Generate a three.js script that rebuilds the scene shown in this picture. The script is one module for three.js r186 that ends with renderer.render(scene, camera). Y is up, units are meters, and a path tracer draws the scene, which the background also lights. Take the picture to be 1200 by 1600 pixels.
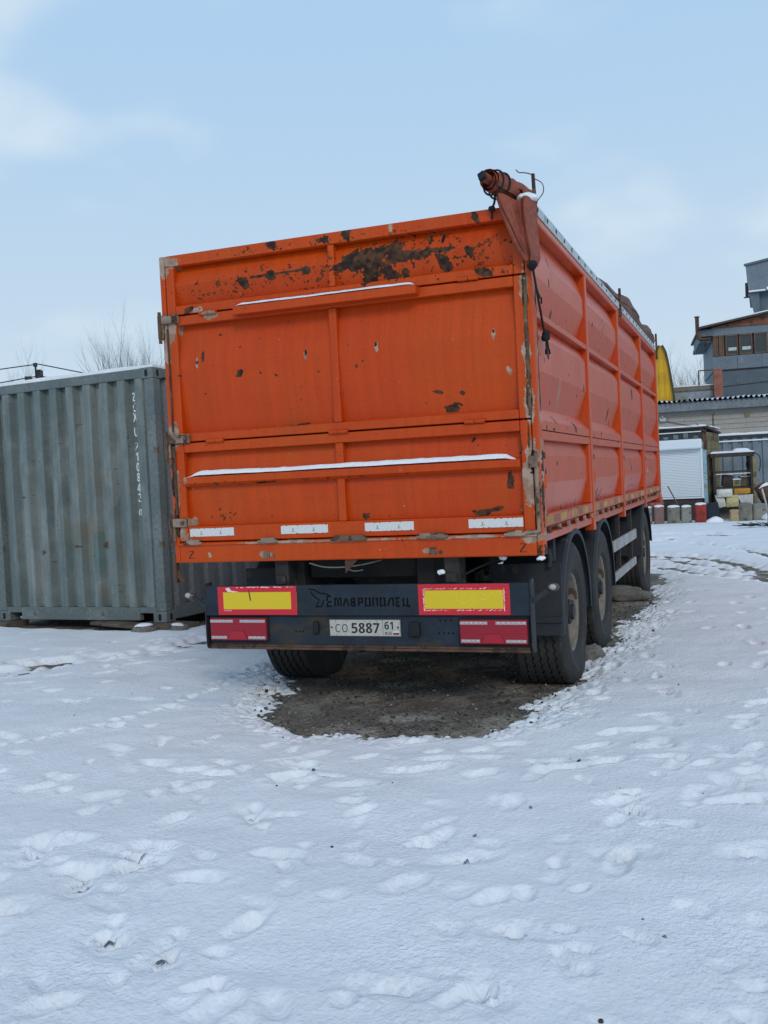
import * as THREE from 'three';
import { mergeGeometries, mergeVertices, toCreasedNormals } from 'three/addons/utils/BufferGeometryUtils.js';
import { RoundedBoxGeometry } from 'three/addons/geometries/RoundedBoxGeometry.js';

// ---------------------------------------------------------------- camera, sky, sun, exposure
const scene = new THREE.Scene();
const camera = new THREE.PerspectiveCamera(54.73, 0.75, 0.05, 900);
camera.position.set(0, 1.5, 0);
camera.rotation.set(-0.0324, 0, -0.0503);

const SUN = new THREE.Vector3(0.16, 0.54, 0.80).normalize();
const sun = new THREE.DirectionalLight(new THREE.Color(1, 0.95, 0.88), 0.9);
sun.position.copy(SUN).multiplyScalar(60);
sun.target.position.set(0, 0, -8);
sun.castShadow = true;
sun.shadow.radius = 32;
sun.shadow.mapSize.set(2048, 2048);
Object.assign(sun.shadow.camera, { left: -30, right: 30, top: 30, bottom: -30, near: 1, far: 160 });
scene.add(sun, sun.target);

const renderer = new THREE.WebGLRenderer({ antialias: true });
renderer.toneMapping = THREE.LinearToneMapping;
renderer.toneMappingExposure = 1.12;
renderer.shadowMap.enabled = true;

// ---------------------------------------------------------------- noise
function rng(seed) { let a = seed | 0; return () => { a = (a + 0x6d2b79f5) | 0; let t = Math.imul(a ^ (a >>> 15), 1 | a); t = (t + Math.imul(t ^ (t >>> 7), 61 | t)) ^ t; return ((t ^ (t >>> 14)) >>> 0) / 4294967296; }; }
const PERM = new Uint8Array(512); { const r = rng(7); const p = [...Array(256).keys()]; for (let i = 255; i > 0; i--) { const j = Math.floor(r() * (i + 1)); [p[i], p[j]] = [p[j], p[i]]; } for (let i = 0; i < 512; i++) PERM[i] = p[i & 255]; }
function noise(x, y) {            // value noise, -1..1
  const xi = Math.floor(x), yi = Math.floor(y), fx = x - xi, fy = y - yi;
  const u = fx * fx * fx * (fx * (fx * 6 - 15) + 10), v = fy * fy * fy * (fy * (fy * 6 - 15) + 10);
  const X = xi & 255, Y = yi & 255, a = PERM[X] + Y, b = PERM[X + 1] + Y;
  const h00 = PERM[a], h10 = PERM[b], h01 = PERM[a + 1], h11 = PERM[b + 1];
  return ((h00 + (h10 - h00) * u) * (1 - v) + (h01 + (h11 - h01) * u) * v) / 127.5 - 1;
}
function fbm(x, y, o = 4) { let s = 0, a = 0.5, n = 0; for (let i = 0; i < o; i++) { s += a * noise(x + i * 37.3, y - i * 19.7); n += a; a *= 0.5; x *= 2.03; y *= 2.03; } return s / n; }
const clamp = (x, a = 0, b = 1) => Math.min(b, Math.max(a, x));
const smooth = (a, b, x) => { const t = clamp((x - a) / (b - a)); return t * t * (3 - 2 * t); };
const lerp = (a, b, t) => a + (b - a) * t;
const mix3 = (a, b, t) => [lerp(a[0], b[0], t), lerp(a[1], b[1], t), lerp(a[2], b[2], t)];

// ---------------------------------------------------------------- sky (equirectangular, air and thin cloud only)
{
  const W = 1024, H = 512, d = new Float32Array(W * H * 4);
  const hor = [0.56, 0.665, 0.745], mid = [0.375, 0.555, 0.765], zen = [0.20, 0.295, 0.42], cloud = [0.62, 0.73, 0.81];
  for (let y = 0; y < H; y++) {
    const el = ((y + 0.5) / H - 0.5) * Math.PI;
    for (let x = 0; x < W; x++) {
      const az = (x + 0.5) / W * Math.PI * 2;
      const e = Math.max(0, el) * 180 / Math.PI;
      let c = e < 27 ? mix3(hor, mid, smooth(-4, 27, e)) : mix3(mid, zen, smooth(24, 75, e));
      const dx = Math.cos(el) * Math.cos(az), dz = Math.cos(el) * Math.sin(az), dy = Math.max(0.06, Math.sin(el));
      const k = 1 / (dy + 0.25);
      const w = fbm(dx * k * 2.2 + 5.3, dz * k * 2.2 + 1.7, 5) + 0.35 * fbm(dx * k * 6 + 9, dz * k * 6, 4);
      const t = smooth(-0.05, 0.6, w) * 0.7 * smooth(2, 16, e);
      c = mix3(c, cloud, t);
      const o = (y * W + x) * 4; d[o] = c[0]; d[o + 1] = c[1]; d[o + 2] = c[2]; d[o + 3] = 1;
    }
  }
  const t = new THREE.DataTexture(d, W, H, THREE.RGBAFormat, THREE.FloatType);
  t.mapping = THREE.EquirectangularReflectionMapping; t.magFilter = THREE.LinearFilter; t.minFilter = THREE.LinearFilter; t.needsUpdate = true;
  scene.background = t; scene.environment = t;
}

// ---------------------------------------------------------------- textures and materials
function dataTex(w, h, fn, srgb = true, repeat = false) {       // fn(u, v) -> [r, g, b] 0..1, first row at v = 0
  const d = new Uint8Array(w * h * 4);
  for (let y = 0; y < h; y++) for (let x = 0; x < w; x++) {
    const c = fn((x + 0.5) / w, (y + 0.5) / h), o = (y * w + x) * 4;
    d[o] = clamp(c[0]) * 255; d[o + 1] = clamp(c[1]) * 255; d[o + 2] = clamp(c[2]) * 255; d[o + 3] = 255;
  }
  const t = new THREE.DataTexture(d, w, h); t.magFilter = THREE.LinearFilter; t.minFilter = THREE.LinearMipmapLinearFilter; t.generateMipmaps = true;
  if (srgb) t.colorSpace = THREE.SRGBColorSpace;
  if (repeat) t.wrapS = t.wrapT = THREE.RepeatWrapping;
  t.needsUpdate = true; return t;
}
function canvasTex(w, h, draw, srgb = true) {
  const c = document.createElement('canvas'); c.width = w; c.height = h; const g = c.getContext('2d'); draw(g, w, h);
  const t = new THREE.CanvasTexture(c); t.magFilter = THREE.LinearFilter; if (srgb) t.colorSpace = THREE.SRGBColorSpace; return t;
}
const S = (r, g, b) => [r / 255, g / 255, b / 255];
// tiling noise: blends four shifted copies so that edges meet
const tileN = (u, v, f, o, s) => { const n = (a, b) => fbm(a * f + s, b * f + s * 1.7, o); return lerp(lerp(n(u, v), n(u - 1, v), u), lerp(n(u, v - 1), n(u - 1, v - 1), u), v) * 1.5; };
const GRIME = dataTex(512, 512, (u, v) => { const a = tileN(u, v, 4, 5, 3), b = tileN(u, v, 22, 3, 11), k = 0.86 + 0.13 * a + 0.08 * b; return [k, k * 0.995, k * 0.985]; }, true, true);
const GRAINB = dataTex(512, 512, (u, v) => { const k = 0.5 + 0.3 * tileN(u, v, 30, 3, 21) + 0.25 * tileN(u, v, 8, 3, 2); return [k, clamp(0.78 + 0.35 * tileN(u, v, 9, 4, 5), 0.3, 1), k]; }, false, true);
function mat(r, g, b, rough = 0.8, metal = 0, extra = {}) {
  const m = new THREE.MeshPhysicalMaterial({ roughness: rough, metalness: metal, map: GRIME, ...extra });
  m.color.setRGB(r / 255, g / 255, b / 255, THREE.SRGBColorSpace); m.color.multiplyScalar(1.18); return m;
}
function patchy(c1, c2, c3, f, seed, opts = {}) {                 // two tones and a third breaking through, one metre tile
  const t = dataTex(512, 512, (u, v) => {
    const a = tileN(u, v, f, 5, seed), b = tileN(u, v, f * 2.6, 4, seed + 9), n = tileN(u, v, 40, 2, seed + 3);
    let c = mix3(c1, c2, smooth(-0.4, 0.5, a)); c = mix3(c, c3, smooth(opts.t ?? 0.42, (opts.t ?? 0.42) + 0.12, b)); const k = 1 + 0.1 * n; return [c[0] * k, c[1] * k, c[2] * k];
  }, true, true);
  if (opts.scale) t.repeat.set(opts.scale, opts.scaleV ?? opts.scale);
  return new THREE.MeshPhysicalMaterial({ map: t, roughness: opts.rough ?? 0.8, metalness: opts.metal ?? 0, bumpMap: GRAINB, bumpScale: opts.bump ?? 0.001 });
}

// ---------------------------------------------------------------- geometry helpers
function metreUV(g0) {
  const g = g0.index ? g0.toNonIndexed() : g0; const p = g.attributes.position, uv = new Float32Array(p.count * 2);
  const a = new THREE.Vector3(), b = new THREE.Vector3(), c = new THREE.Vector3();
  for (let i = 0; i < p.count; i += 3) {
    a.fromBufferAttribute(p, i); b.fromBufferAttribute(p, i + 1); c.fromBufferAttribute(p, i + 2);
    const n = b.clone().sub(a).cross(c.clone().sub(a)); const x = Math.abs(n.x), y = Math.abs(n.y), z = Math.abs(n.z);
    [a, b, c].forEach((q, k) => { const o = (i + k) * 2; if (x >= y && x >= z) { uv[o] = q.z; uv[o + 1] = q.y; } else if (y >= z) { uv[o] = q.x; uv[o + 1] = q.z; } else { uv[o] = q.x; uv[o + 1] = q.y; } });
  }
  g.setAttribute('uv', new THREE.BufferAttribute(uv, 2)); return g;
}
function clean(g) { let h = g.index ? g.toNonIndexed() : g; for (const k of Object.keys(h.attributes)) if (!['position', 'normal', 'uv'].includes(k)) h.deleteAttribute(k); if (!h.attributes.uv) metreUV(h); return h; }
const BX = (x0, x1, y0, y1, z0, z1, r = 0.006) => {
  const w = Math.abs(x1 - x0), h = Math.abs(y1 - y0), d = Math.abs(z1 - z0), m = Math.min(w, h, d);
  const g = r > 0 ? new RoundedBoxGeometry(w, h, d, 1, Math.min(r, m * 0.3)) : new THREE.BoxGeometry(w, h, d);
  return g.translate((x0 + x1) / 2, (y0 + y1) / 2, (z0 + z1) / 2);
};
const V = (x, y, z) => new THREE.Vector3(x, y, z);
function rod(a, b, r, r2 = r, seg = 8) {
  const A = V(...a), B = V(...b), L = A.distanceTo(B); const g = new THREE.CylinderGeometry(r2, r, L, seg);
  g.translate(0, L / 2, 0); g.applyQuaternion(new THREE.Quaternion().setFromUnitVectors(V(0, 1, 0), B.clone().sub(A).normalize())); g.translate(A.x, A.y, A.z); return g;
}
function bar(a, b, w, h) {       // rectangular bar from a to b
  const A = V(...a), B = V(...b), L = A.distanceTo(B); const g = new RoundedBoxGeometry(w, L, h, 1, Math.min(w, h) * 0.15); g.translate(0, L / 2, 0);
  g.applyQuaternion(new THREE.Quaternion().setFromUnitVectors(V(0, 1, 0), B.clone().sub(A).normalize())); g.translate(A.x, A.y, A.z); return g;
}
const tube = (pts, r, seg = 24, rs = 6) => new THREE.TubeGeometry(new THREE.CatmullRomCurve3(pts.map((p) => V(...p))), seg, r, rs);
const merge = (list) => mergeGeometries(list.map((g) => clean(g)));
function lumpy(g0, amp, f, seed) { const g = mergeVertices(g0.deleteAttribute ? (g0.deleteAttribute('uv'), g0.deleteAttribute('normal'), g0) : g0); const p = g.attributes.position; for (let i = 0; i < p.count; i++) { const x = p.getX(i), y = p.getY(i), z = p.getZ(i); p.setXYZ(i, x + amp * noise(y * f + seed, z * f), y + amp * noise(x * f + seed + 9, z * f), z + amp * noise(x * f + seed + 4, y * f + 7)); } g.computeVertexNormals(); return g; }
function extrudeX(zy, x0, x1) { // outline in (z, y) swept along x
  const sh = new THREE.Shape(zy.map(([z, y]) => new THREE.Vector2(z, y))); const g = new THREE.ExtrudeGeometry(sh, { depth: x1 - x0, bevelEnabled: false }); const h = g.index ? g.toNonIndexed() : g, p = h.attributes.position;
  for (let i = 0; i < p.count; i += 3) { const q = [0, 2, 1].map((k) => [x0 + p.getZ(i + k), p.getY(i + k), p.getX(i + k)]); q.forEach((v, k) => p.setXYZ(i + k, ...v)); } h.computeVertexNormals(); return h;
}
function rock(r, sx, sy, sz, seed) { const g0 = new THREE.IcosahedronGeometry(1, 5); g0.deleteAttribute('uv'); g0.deleteAttribute('normal'); const g = mergeVertices(g0), p = g.attributes.position; for (let i = 0; i < p.count; i++) { const x = p.getX(i), y = p.getY(i), z = p.getZ(i), k = 1 + 0.34 * fbm(x * 1.3 + z * 0.9 + seed, y * 1.3 - z * 0.7, 3) + 0.10 * fbm(x * 5 + z * 3 + seed, y * 5 - z * 2, 3); p.setXYZ(i, x * k * r * sx, Math.max(-0.55, y * k) * r * sy, z * k * r * sz); } g.computeVertexNormals(); return g; }
const used = new Map();
function numbered(n) { const k = used.get(n) ?? 0; used.set(n, k + 1); return k ? n + '_' + String(k).padStart(3, '0') : n; }
function part(parent, name, geos, material, keepUV = false) {
  let g = Array.isArray(geos) ? (geos.length > 1 ? merge(geos) : clean(geos[0])) : clean(geos);
  if (!keepUV) g = metreUV(g);
  const m = new THREE.Mesh(g, material); m.name = name; m.castShadow = m.receiveShadow = true; parent.add(m); return m;
}
function thing(name, label, category, pos = [0, 0, 0], yaw = 0, group) {
  const o = new THREE.Group(); o.name = numbered(name); o.position.set(...pos); o.rotation.y = -yaw; o.userData = { label, category }; if (group) o.userData.group = group; scene.add(o); return o;
}
function single(name, label, category, geos, material, pos = [0, 0, 0], yaw = 0, group) {
  const m = part(scene, numbered(name), geos, material); m.position.set(...pos); m.rotation.y = -yaw; m.userData = { label, category }; if (group) m.userData.group = group; return m;
}
function structure(name, mesh) { mesh.name = name; mesh.userData = { kind: 'structure' }; mesh.receiveShadow = mesh.castShadow = true; scene.add(mesh); return mesh; }

// ---------------------------------------------------------------- ground: bare dirt below, a thin sheet of snow above it
const TP = [-0.2529, -6.3441], YAW = 0.3579, fwX = Math.sin(YAW), fwZ = -Math.cos(YAW), rtX = Math.cos(YAW), rtZ = Math.sin(YAW);
const toT = (x, z) => { const dx = x - TP[0], dz = z - TP[1]; return [dx * rtX + dz * rtZ, -(dx * fwX + dz * fwZ)]; };
const fromT = (a, b) => [TP[0] + rtX * a - fwX * b, TP[1] + rtZ * a - fwZ * b];
// outline of the ground kept free of snow by the trailer (trailer coordinates: across, along)
const BARE = [[-0.52, -0.05], [-0.42, 0.22], [-0.1, 0.42], [0.4, 0.44], [0.84, 0.26], [0.98, -0.05], [1.10, -0.6], [1.16, -1.6], [1.22, -2.8], [1.24, -4.2], [1.26, -5.2], [1.3, -6.6], [1.1, -8.3], [-1.0, -8.4], [-1.15, -6], [-1.1, -2.6], [-0.95, -1.0]];
const UNDER = [[0.2, 0.1], [-1.2, 0.2], [-2.6, 0.1], [-2.6, -6.2], [0.1, -6.2]]; // ground sheltered by the grey container, in its own coordinates
function polySD(px, py, P) {     // >0 inside
  let d = 1e9, inside = false;
  for (let i = 0, j = P.length - 1; i < P.length; j = i++) {
    const ax = P[j][0], ay = P[j][1], bx = P[i][0] - ax, by = P[i][1] - ay, qx = px - ax, qy = py - ay, t = clamp((qx * bx + qy * by) / (bx * bx + by * by));
    d = Math.min(d, (qx - bx * t) ** 2 + (qy - by * t) ** 2);
    if ((P[i][1] > py) !== (P[j][1] > py) && px < (P[j][0] - P[i][0]) * (py - P[i][1]) / (P[j][1] - P[i][1]) + P[i][0]) inside = !inside;
  }
  return (inside ? 1 : -1) * Math.sqrt(d);
}
// wheel ruts in the yard: polyline, half width, strength
const RUTS = [
  [[[3.2, -21.9], [5.79, -21.16], [6.23, -21.0], [6.7, -20.5], [7.0, -20.0]], 0.17, 1.0],
  [[[3.6, -18.2], [5.21, -19.2], [5.5, -19.43], [5.8, -19.8]], 0.15, 0.95],
  [[[3.8, -19.6], [5.22, -19.07], [5.76, -18.5], [5.96, -17.12], [6.04, -16.3], [5.95, -15.2], [5.7, -13], [5.6, -11]], 0.13, 0.62],
  [[[3.6, -17.6], [4.36, -16.3], [4.78, -15.9], [5.02, -15.0], [5.07, -14.1], [4.98, -12.8], [4.7, -10.6]], 0.15, 0.66],
  [[[3.4, -17.2], [4.1, -16.1], [4.45, -15.3], [4.7, -13.9], [4.8, -12.7], [4.6, -10.9]], 0.14, 0.60],
  [[[3.5, -15.4], [4.04, -14.47], [4.19, -13.6], [4.4, -12.7], [4.64, -12.0], [4.7, -10.4]], 0.13, 0.52],
  [[[-3.6, -8.1], [-2.9, -8.7], [-2.39, -8.96], [-1.72, -9.45]], 0.2, 0.42],
];
function rutAt(x, z) {
  let best = 0;
  for (const [P, w, s] of RUTS) for (let i = 1; i < P.length; i++) {
    const ax = P[i - 1][0], az = P[i - 1][1], bx = P[i][0] - ax, bz = P[i][1] - az, t = clamp(((x - ax) * bx + (z - az) * bz) / (bx * bx + bz * bz));
    const d = Math.hypot(x - ax - bx * t, z - az - bz * t) / w; if (d < 2) best = Math.max(best, s * smooth(2.0, 0.2, d));
  }
  return best;
}
// footprints: [x, z, heading, half length, half width, depth]
const PRINTS = []; const CELL = 0.5, bins = new Map();
function addPrint(x, z, a, L, W, D) { const k = PRINTS.push([x, z, a, L, W, D, PRINTS.length * 1.37]) - 1; const R = L * 1.9; for (let i = Math.floor((x - R) / CELL); i <= Math.floor((x + R) / CELL); i++) for (let j = Math.floor((z - R) / CELL); j <= Math.floor((z + R) / CELL); j++) { const key = i * 4096 + j; if (!bins.has(key)) bins.set(key, []); bins.get(key).push(k); } }
{
  const r = rng(31);
  // deep prints that reach the soil, where the photograph shows dark bits in them
  for (const [x, z] of [[-1.48, -3.97], [-1.48, -4.08], [-1.05, -3.91], [-1.03, -3.8], [-1.2, -3.66], [-1.42, -3.46], [-0.98, -3.17], [-0.76, -3.01], [-0.64, -4.33], [0.22, -3.72], [0.34, -3.09], [1.32, -3.64], [0.21, -2.72], [-0.05, -2.76], [0.98, -4.17], [1.57, -4.2], [0.85, -3.69], [1.1, -5.9], [2.0, -7.1], [1.75, -6.3]])
    { const a = r() * 0.9 - 0.45 + (r() < 0.5 ? 0 : 1.4); addPrint(x, z, a, 0.12 + 0.04 * r(), 0.06 + 0.02 * r(), 0.022); addPrint(x + (r() - 0.5) * 0.03, z + (r() - 0.5) * 0.03, a, 0.045 + 0.02 * r(), 0.026 + 0.01 * r(), 0.046 + 0.01 * r()); }
  // walked lines
  const walk = (x0, z0, x1, z1, step, D) => { const n = Math.round(Math.hypot(x1 - x0, z1 - z0) / step), a = Math.atan2(z1 - z0, x1 - x0); for (let i = 0; i <= n; i++) { const t = i / n, s = i % 2 ? 1 : -1; addPrint(lerp(x0, x1, t) - Math.sin(a) * 0.1 * s + (r() - 0.5) * 0.12, lerp(z0, z1, t) + Math.cos(a) * 0.1 * s + (r() - 0.5) * 0.12, a + (r() - 0.5) * 0.4, 0.085 + 0.035 * r(), 0.042 + 0.014 * r(), D * (0.6 + 0.45 * r())); } };
  walk(-2.6, -4.6, 1.4, -5.4, 0.42, 0.03); walk(-2.2, -5.2, 2.6, -4.6, 0.45, 0.032); walk(-1.9, -3.5, -0.1, -5.5, 0.38, 0.034); walk(-1.9, -4.1, -0.5, -3.7, 0.26, 0.04);
  walk(0.4, -3.3, 2.9, -6.4, 0.42, 0.03); walk(1.0, -4.2, 3.6, -4.9, 0.4, 0.032); walk(1.4, -6.4, 3.1, -11, 0.42, 0.03); walk(2.3, -5.4, 3.8, -10.5, 0.42, 0.03);
  walk(-0.9, -2.4, 0.7, -4.7, 0.44, 0.03); walk(-3.2, -6.2, -0.9, -5.1, 0.4, 0.03); walk(-2.6, -7.2, -1.0, -6.5, 0.4, 0.028); walk(1.9, -3.0, 1.4, -5.6, 0.4, 0.03);
  walk(-4.4, -7.0, -1.8, -8.4, 0.34, 0.03); walk(0.1, -5.3, 3.0, -5.9, 0.36, 0.03); walk(2.9, -12, 5.8, -8, 0.5, 0.03); walk(-2.9, -3.4, -1.2, -2.5, 0.4, 0.035); walk(-0.5, -4.75, 1.7, -4.95, 0.33, 0.034);
  // the small animal track leaving the left wheel
  { const P = [[-0.87, -8.26], [-1.08, -7.83], [-1.28, -7.17], [-1.44, -6.8], [-1.6, -6.38], [-1.86, -6.11], [-2.5, -5.6]]; for (let i = 1; i < P.length; i++) { const n = Math.ceil(Math.hypot(P[i][0] - P[i - 1][0], P[i][1] - P[i - 1][1]) / 0.13); for (let k = 0; k < n; k++) { const t = k / n; addPrint(lerp(P[i - 1][0], P[i][0], t) + (r() - 0.5) * 0.07, lerp(P[i - 1][1], P[i][1], t) + (r() - 0.5) * 0.06, r() * 3, 0.045, 0.035, 0.03); } } }
  for (let i = 0; i < 340; i++) { const d = 2.3 + 8.5 * Math.pow(r(), 1.3), x = (r() * 2 - 1) * (0.5 + d * 0.5); addPrint(x + 0.2, -d, r() * Math.PI, 0.03 + 0.06 * r(), 0.022 + 0.028 * r(), 0.010 + 0.02 * r()); }
}
function bareAt(x, z) {           // 0 snow .. 1 bare
  let b = 0;
  if (x > -5 && x < 7 && z > -18 && z < -4) { const [a, c] = toT(x, z); const sd = polySD(a, c, BARE) + 0.16 * fbm(x * 1.9, z * 1.9, 3) + 0.10 * fbm(x * 7, z * 7, 3) + 0.07 * noise(x * 29, z * 29) + 0.035 * noise(x * 61 + 5, z * 61); b = smooth(-0.46, 0.26, sd); }
  if (x < 2 && z < -8.5 && z > -19 && x > -8) { const dx = x + 2.36, dz = z + 10.46, a = dx * 0.9004 + dz * 0.435, c = -dx * 0.435 + dz * 0.9004, sd = polySD(a, c, UNDER) + 0.05 * fbm(x * 4, z * 4, 3); b = Math.max(b, smooth(-0.1, 0.06, sd)); }
  if (x > 2.5 && x < 9 || x < -1) { const r0 = rutAt(x, z); if (r0 > 0) b = Math.max(b, clamp(r0 + 0.4 * fbm(x * 2.1, z * 2.1, 3) * (1.25 - r0) + 0.5 * noise(x * 9.3, z * 9.3) * (1.1 - r0))); }
  return b;
}
const dirtH = (x, z) => 0.006 * fbm(x * 2.3 + 50, z * 2.3, 3) + 0.005 * noise(x * 17, z * 17);
function snowH(x, z) {
  const far = smooth(30, 12, Math.hypot(x, z));
  let h = 0.055 + 0.016 * fbm(x * 0.55 + 3, z * 0.75, 3) + far * (0.015 * fbm(x * 0.9 + z * 0.5 + 8, z * 2.0 - x * 0.8, 3) + 0.005 * fbm(x * 4.6, z * 5.4, 2) + 0.001 * noise(x * 19, z * 22));
  const list = bins.get(Math.floor(x / CELL) * 4096 + Math.floor(z / CELL));
  if (list) for (const k of list) {
    const [px, pz, a, L, W, D, s] = PRINTS[k]; const dx = x - px, dz = z - pz, u = dx * Math.cos(a) + dz * Math.sin(a), v = -dx * Math.sin(a) + dz * Math.cos(a);
    const waist = 1 - 0.22 * Math.exp(-(((u + 0.2 * L) / (0.35 * L)) ** 2));
    const d = Math.hypot(u / L, v / (W * waist)) + 0.26 * noise(x * 12 + s, z * 12) + 0.06 * noise(x * 37 + s, z * 37);
    if (d < 2) h += -0.85 * D * smooth(1.25, 0.45, d) * (D > 0.03 && L < 0.07 ? 0.55 + 1.1 * noise(x * 55, z * 55 + s) : 1 + 0.2 * noise(x * 26, z * 26 + s)) + 0.13 * D * Math.exp(-(((d - 1.45) / 0.3) ** 2));
  }
  const b = bareAt(x, z);
  if (b > 0) h += -0.112 * b;
  return h;
}
function lines(fine0, fine1, step, g0, lim0, max0, g1, lim1, max1) { // lines from -> to with fine middle
  const L = []; let s = step, x = fine0; const back = []; while (x > lim0) { s = Math.min(s * g0, max0(x)); x -= s; back.push(x); } back.reverse(); L.push(...back);
  for (x = fine0; x < fine1; x += step) L.push(x); s = step; while (x < lim1) { L.push(x); s = Math.min(s * g1, max1(x)); x += s; } L.push(x); return L;
}
function sheet(xs, zs, fn, material) {
  const nx = xs.length, nz = zs.length, p = new Float32Array(nx * nz * 3), uv = new Float32Array(nx * nz * 2), idx = new Uint32Array((nx - 1) * (nz - 1) * 6);
  let o = 0; for (let j = 0; j < nz; j++) for (let i = 0; i < nx; i++, o++) { p[o * 3] = xs[i]; p[o * 3 + 1] = fn(xs[i], zs[j]); p[o * 3 + 2] = zs[j]; uv[o * 2] = xs[i]; uv[o * 2 + 1] = -zs[j]; }
  let q = 0; for (let j = 0; j < nz - 1; j++) for (let i = 0; i < nx - 1; i++) { const a = j * nx + i, b = a + 1, c = a + nx, d = c + 1; idx[q++] = a; idx[q++] = c; idx[q++] = b; idx[q++] = b; idx[q++] = c; idx[q++] = d; }
  const g = new THREE.BufferGeometry(); g.setAttribute('position', new THREE.BufferAttribute(p, 3)); g.setAttribute('uv', new THREE.BufferAttribute(uv, 2)); g.setIndex(new THREE.BufferAttribute(idx, 1)); g.computeVertexNormals();
  return new THREE.Mesh(g, material);
}
{
  const soilTex = dataTex(1024, 1024, (u, v) => {
    const a = tileN(u, v, 5, 4, 3), b = tileN(u, v, 46, 3, 8), c = tileN(u, v, 110, 2, 31); let k = 1 + 0.16 * a + 0.22 * b + 0.2 * c;
    let col = mix3(S(112, 102, 92), S(140, 131, 120), smooth(-0.3, 0.5, a)); col = mix3(col, S(148, 142, 134), smooth(0.5, 0.7, b) * 0.7); col = mix3(col, S(58, 50, 42), smooth(0.38, 0.6, -b) * 0.7); return [col[0] * k, col[1] * k, col[2] * k];
  }, true, true);
  const soilBump = dataTex(1024, 1024, (u, v) => { const k = 0.5 + 0.3 * tileN(u, v, 46, 3, 8) + 0.2 * tileN(u, v, 110, 2, 31); return [k, k, k]; }, false, true);
  const soil = new THREE.MeshPhysicalMaterial({ map: soilTex, bumpMap: soilBump, bumpScale: 0.014, roughness: 0.92 });
  const xs = lines(-2, 3, 0.05, 1.12, -420, () => 60, 1.12, 420, () => 60), zs = lines(-9, -2.5, 0.05, 1.1, -520, () => 60, 1.2, 200, () => 60);
  structure('ground', sheet(xs, zs, dirtH, soil));

  const snowTex = dataTex(512, 512, (u, v) => { const a = tileN(u, v, 3, 4, 13), b = tileN(u, v, 60, 2, 6), k = 0.945 + 0.03 * a + 0.025 * b; return [k * 0.985, k * 0.99, k]; }, true, true);
  const snowBump = dataTex(1024, 1024, (u, v) => { const k = 0.5 + 0.28 * tileN(u, v, 70, 2, 18) + 0.22 * tileN(u, v, 24, 3, 33) + 0.12 * tileN(u, v, 150, 1, 5); return [k, k, k]; }, false, true);
  const snowM = new THREE.MeshPhysicalMaterial({ map: snowTex, bumpMap: snowBump, bumpScale: 0.006, roughness: 0.95, specularIntensity: 0.3 });
  scene.userData = { snowM };
  const X = lines(-2.1, 2.7, 0.014, 1.016, -420, (x) => (x > -7 ? 0.11 : 60), 1.014, 420, (x) => (x < 12 ? 0.11 : 60));
  const Zs = lines(-9.2, -2.35, 0.014, 1.0062, -520, (z) => (z > -27 ? 0.12 : 1 + (-z - 27) * 0.25), 1.12, 200, () => 40);
  structure('snow', sheet(X, Zs, snowH, snowM));
}
const SNOW = scene.userData.snowM; scene.userData = {};
const groundAt = (x, z) => Math.max(dirtH(x, z), snowH(x, z));

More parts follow.
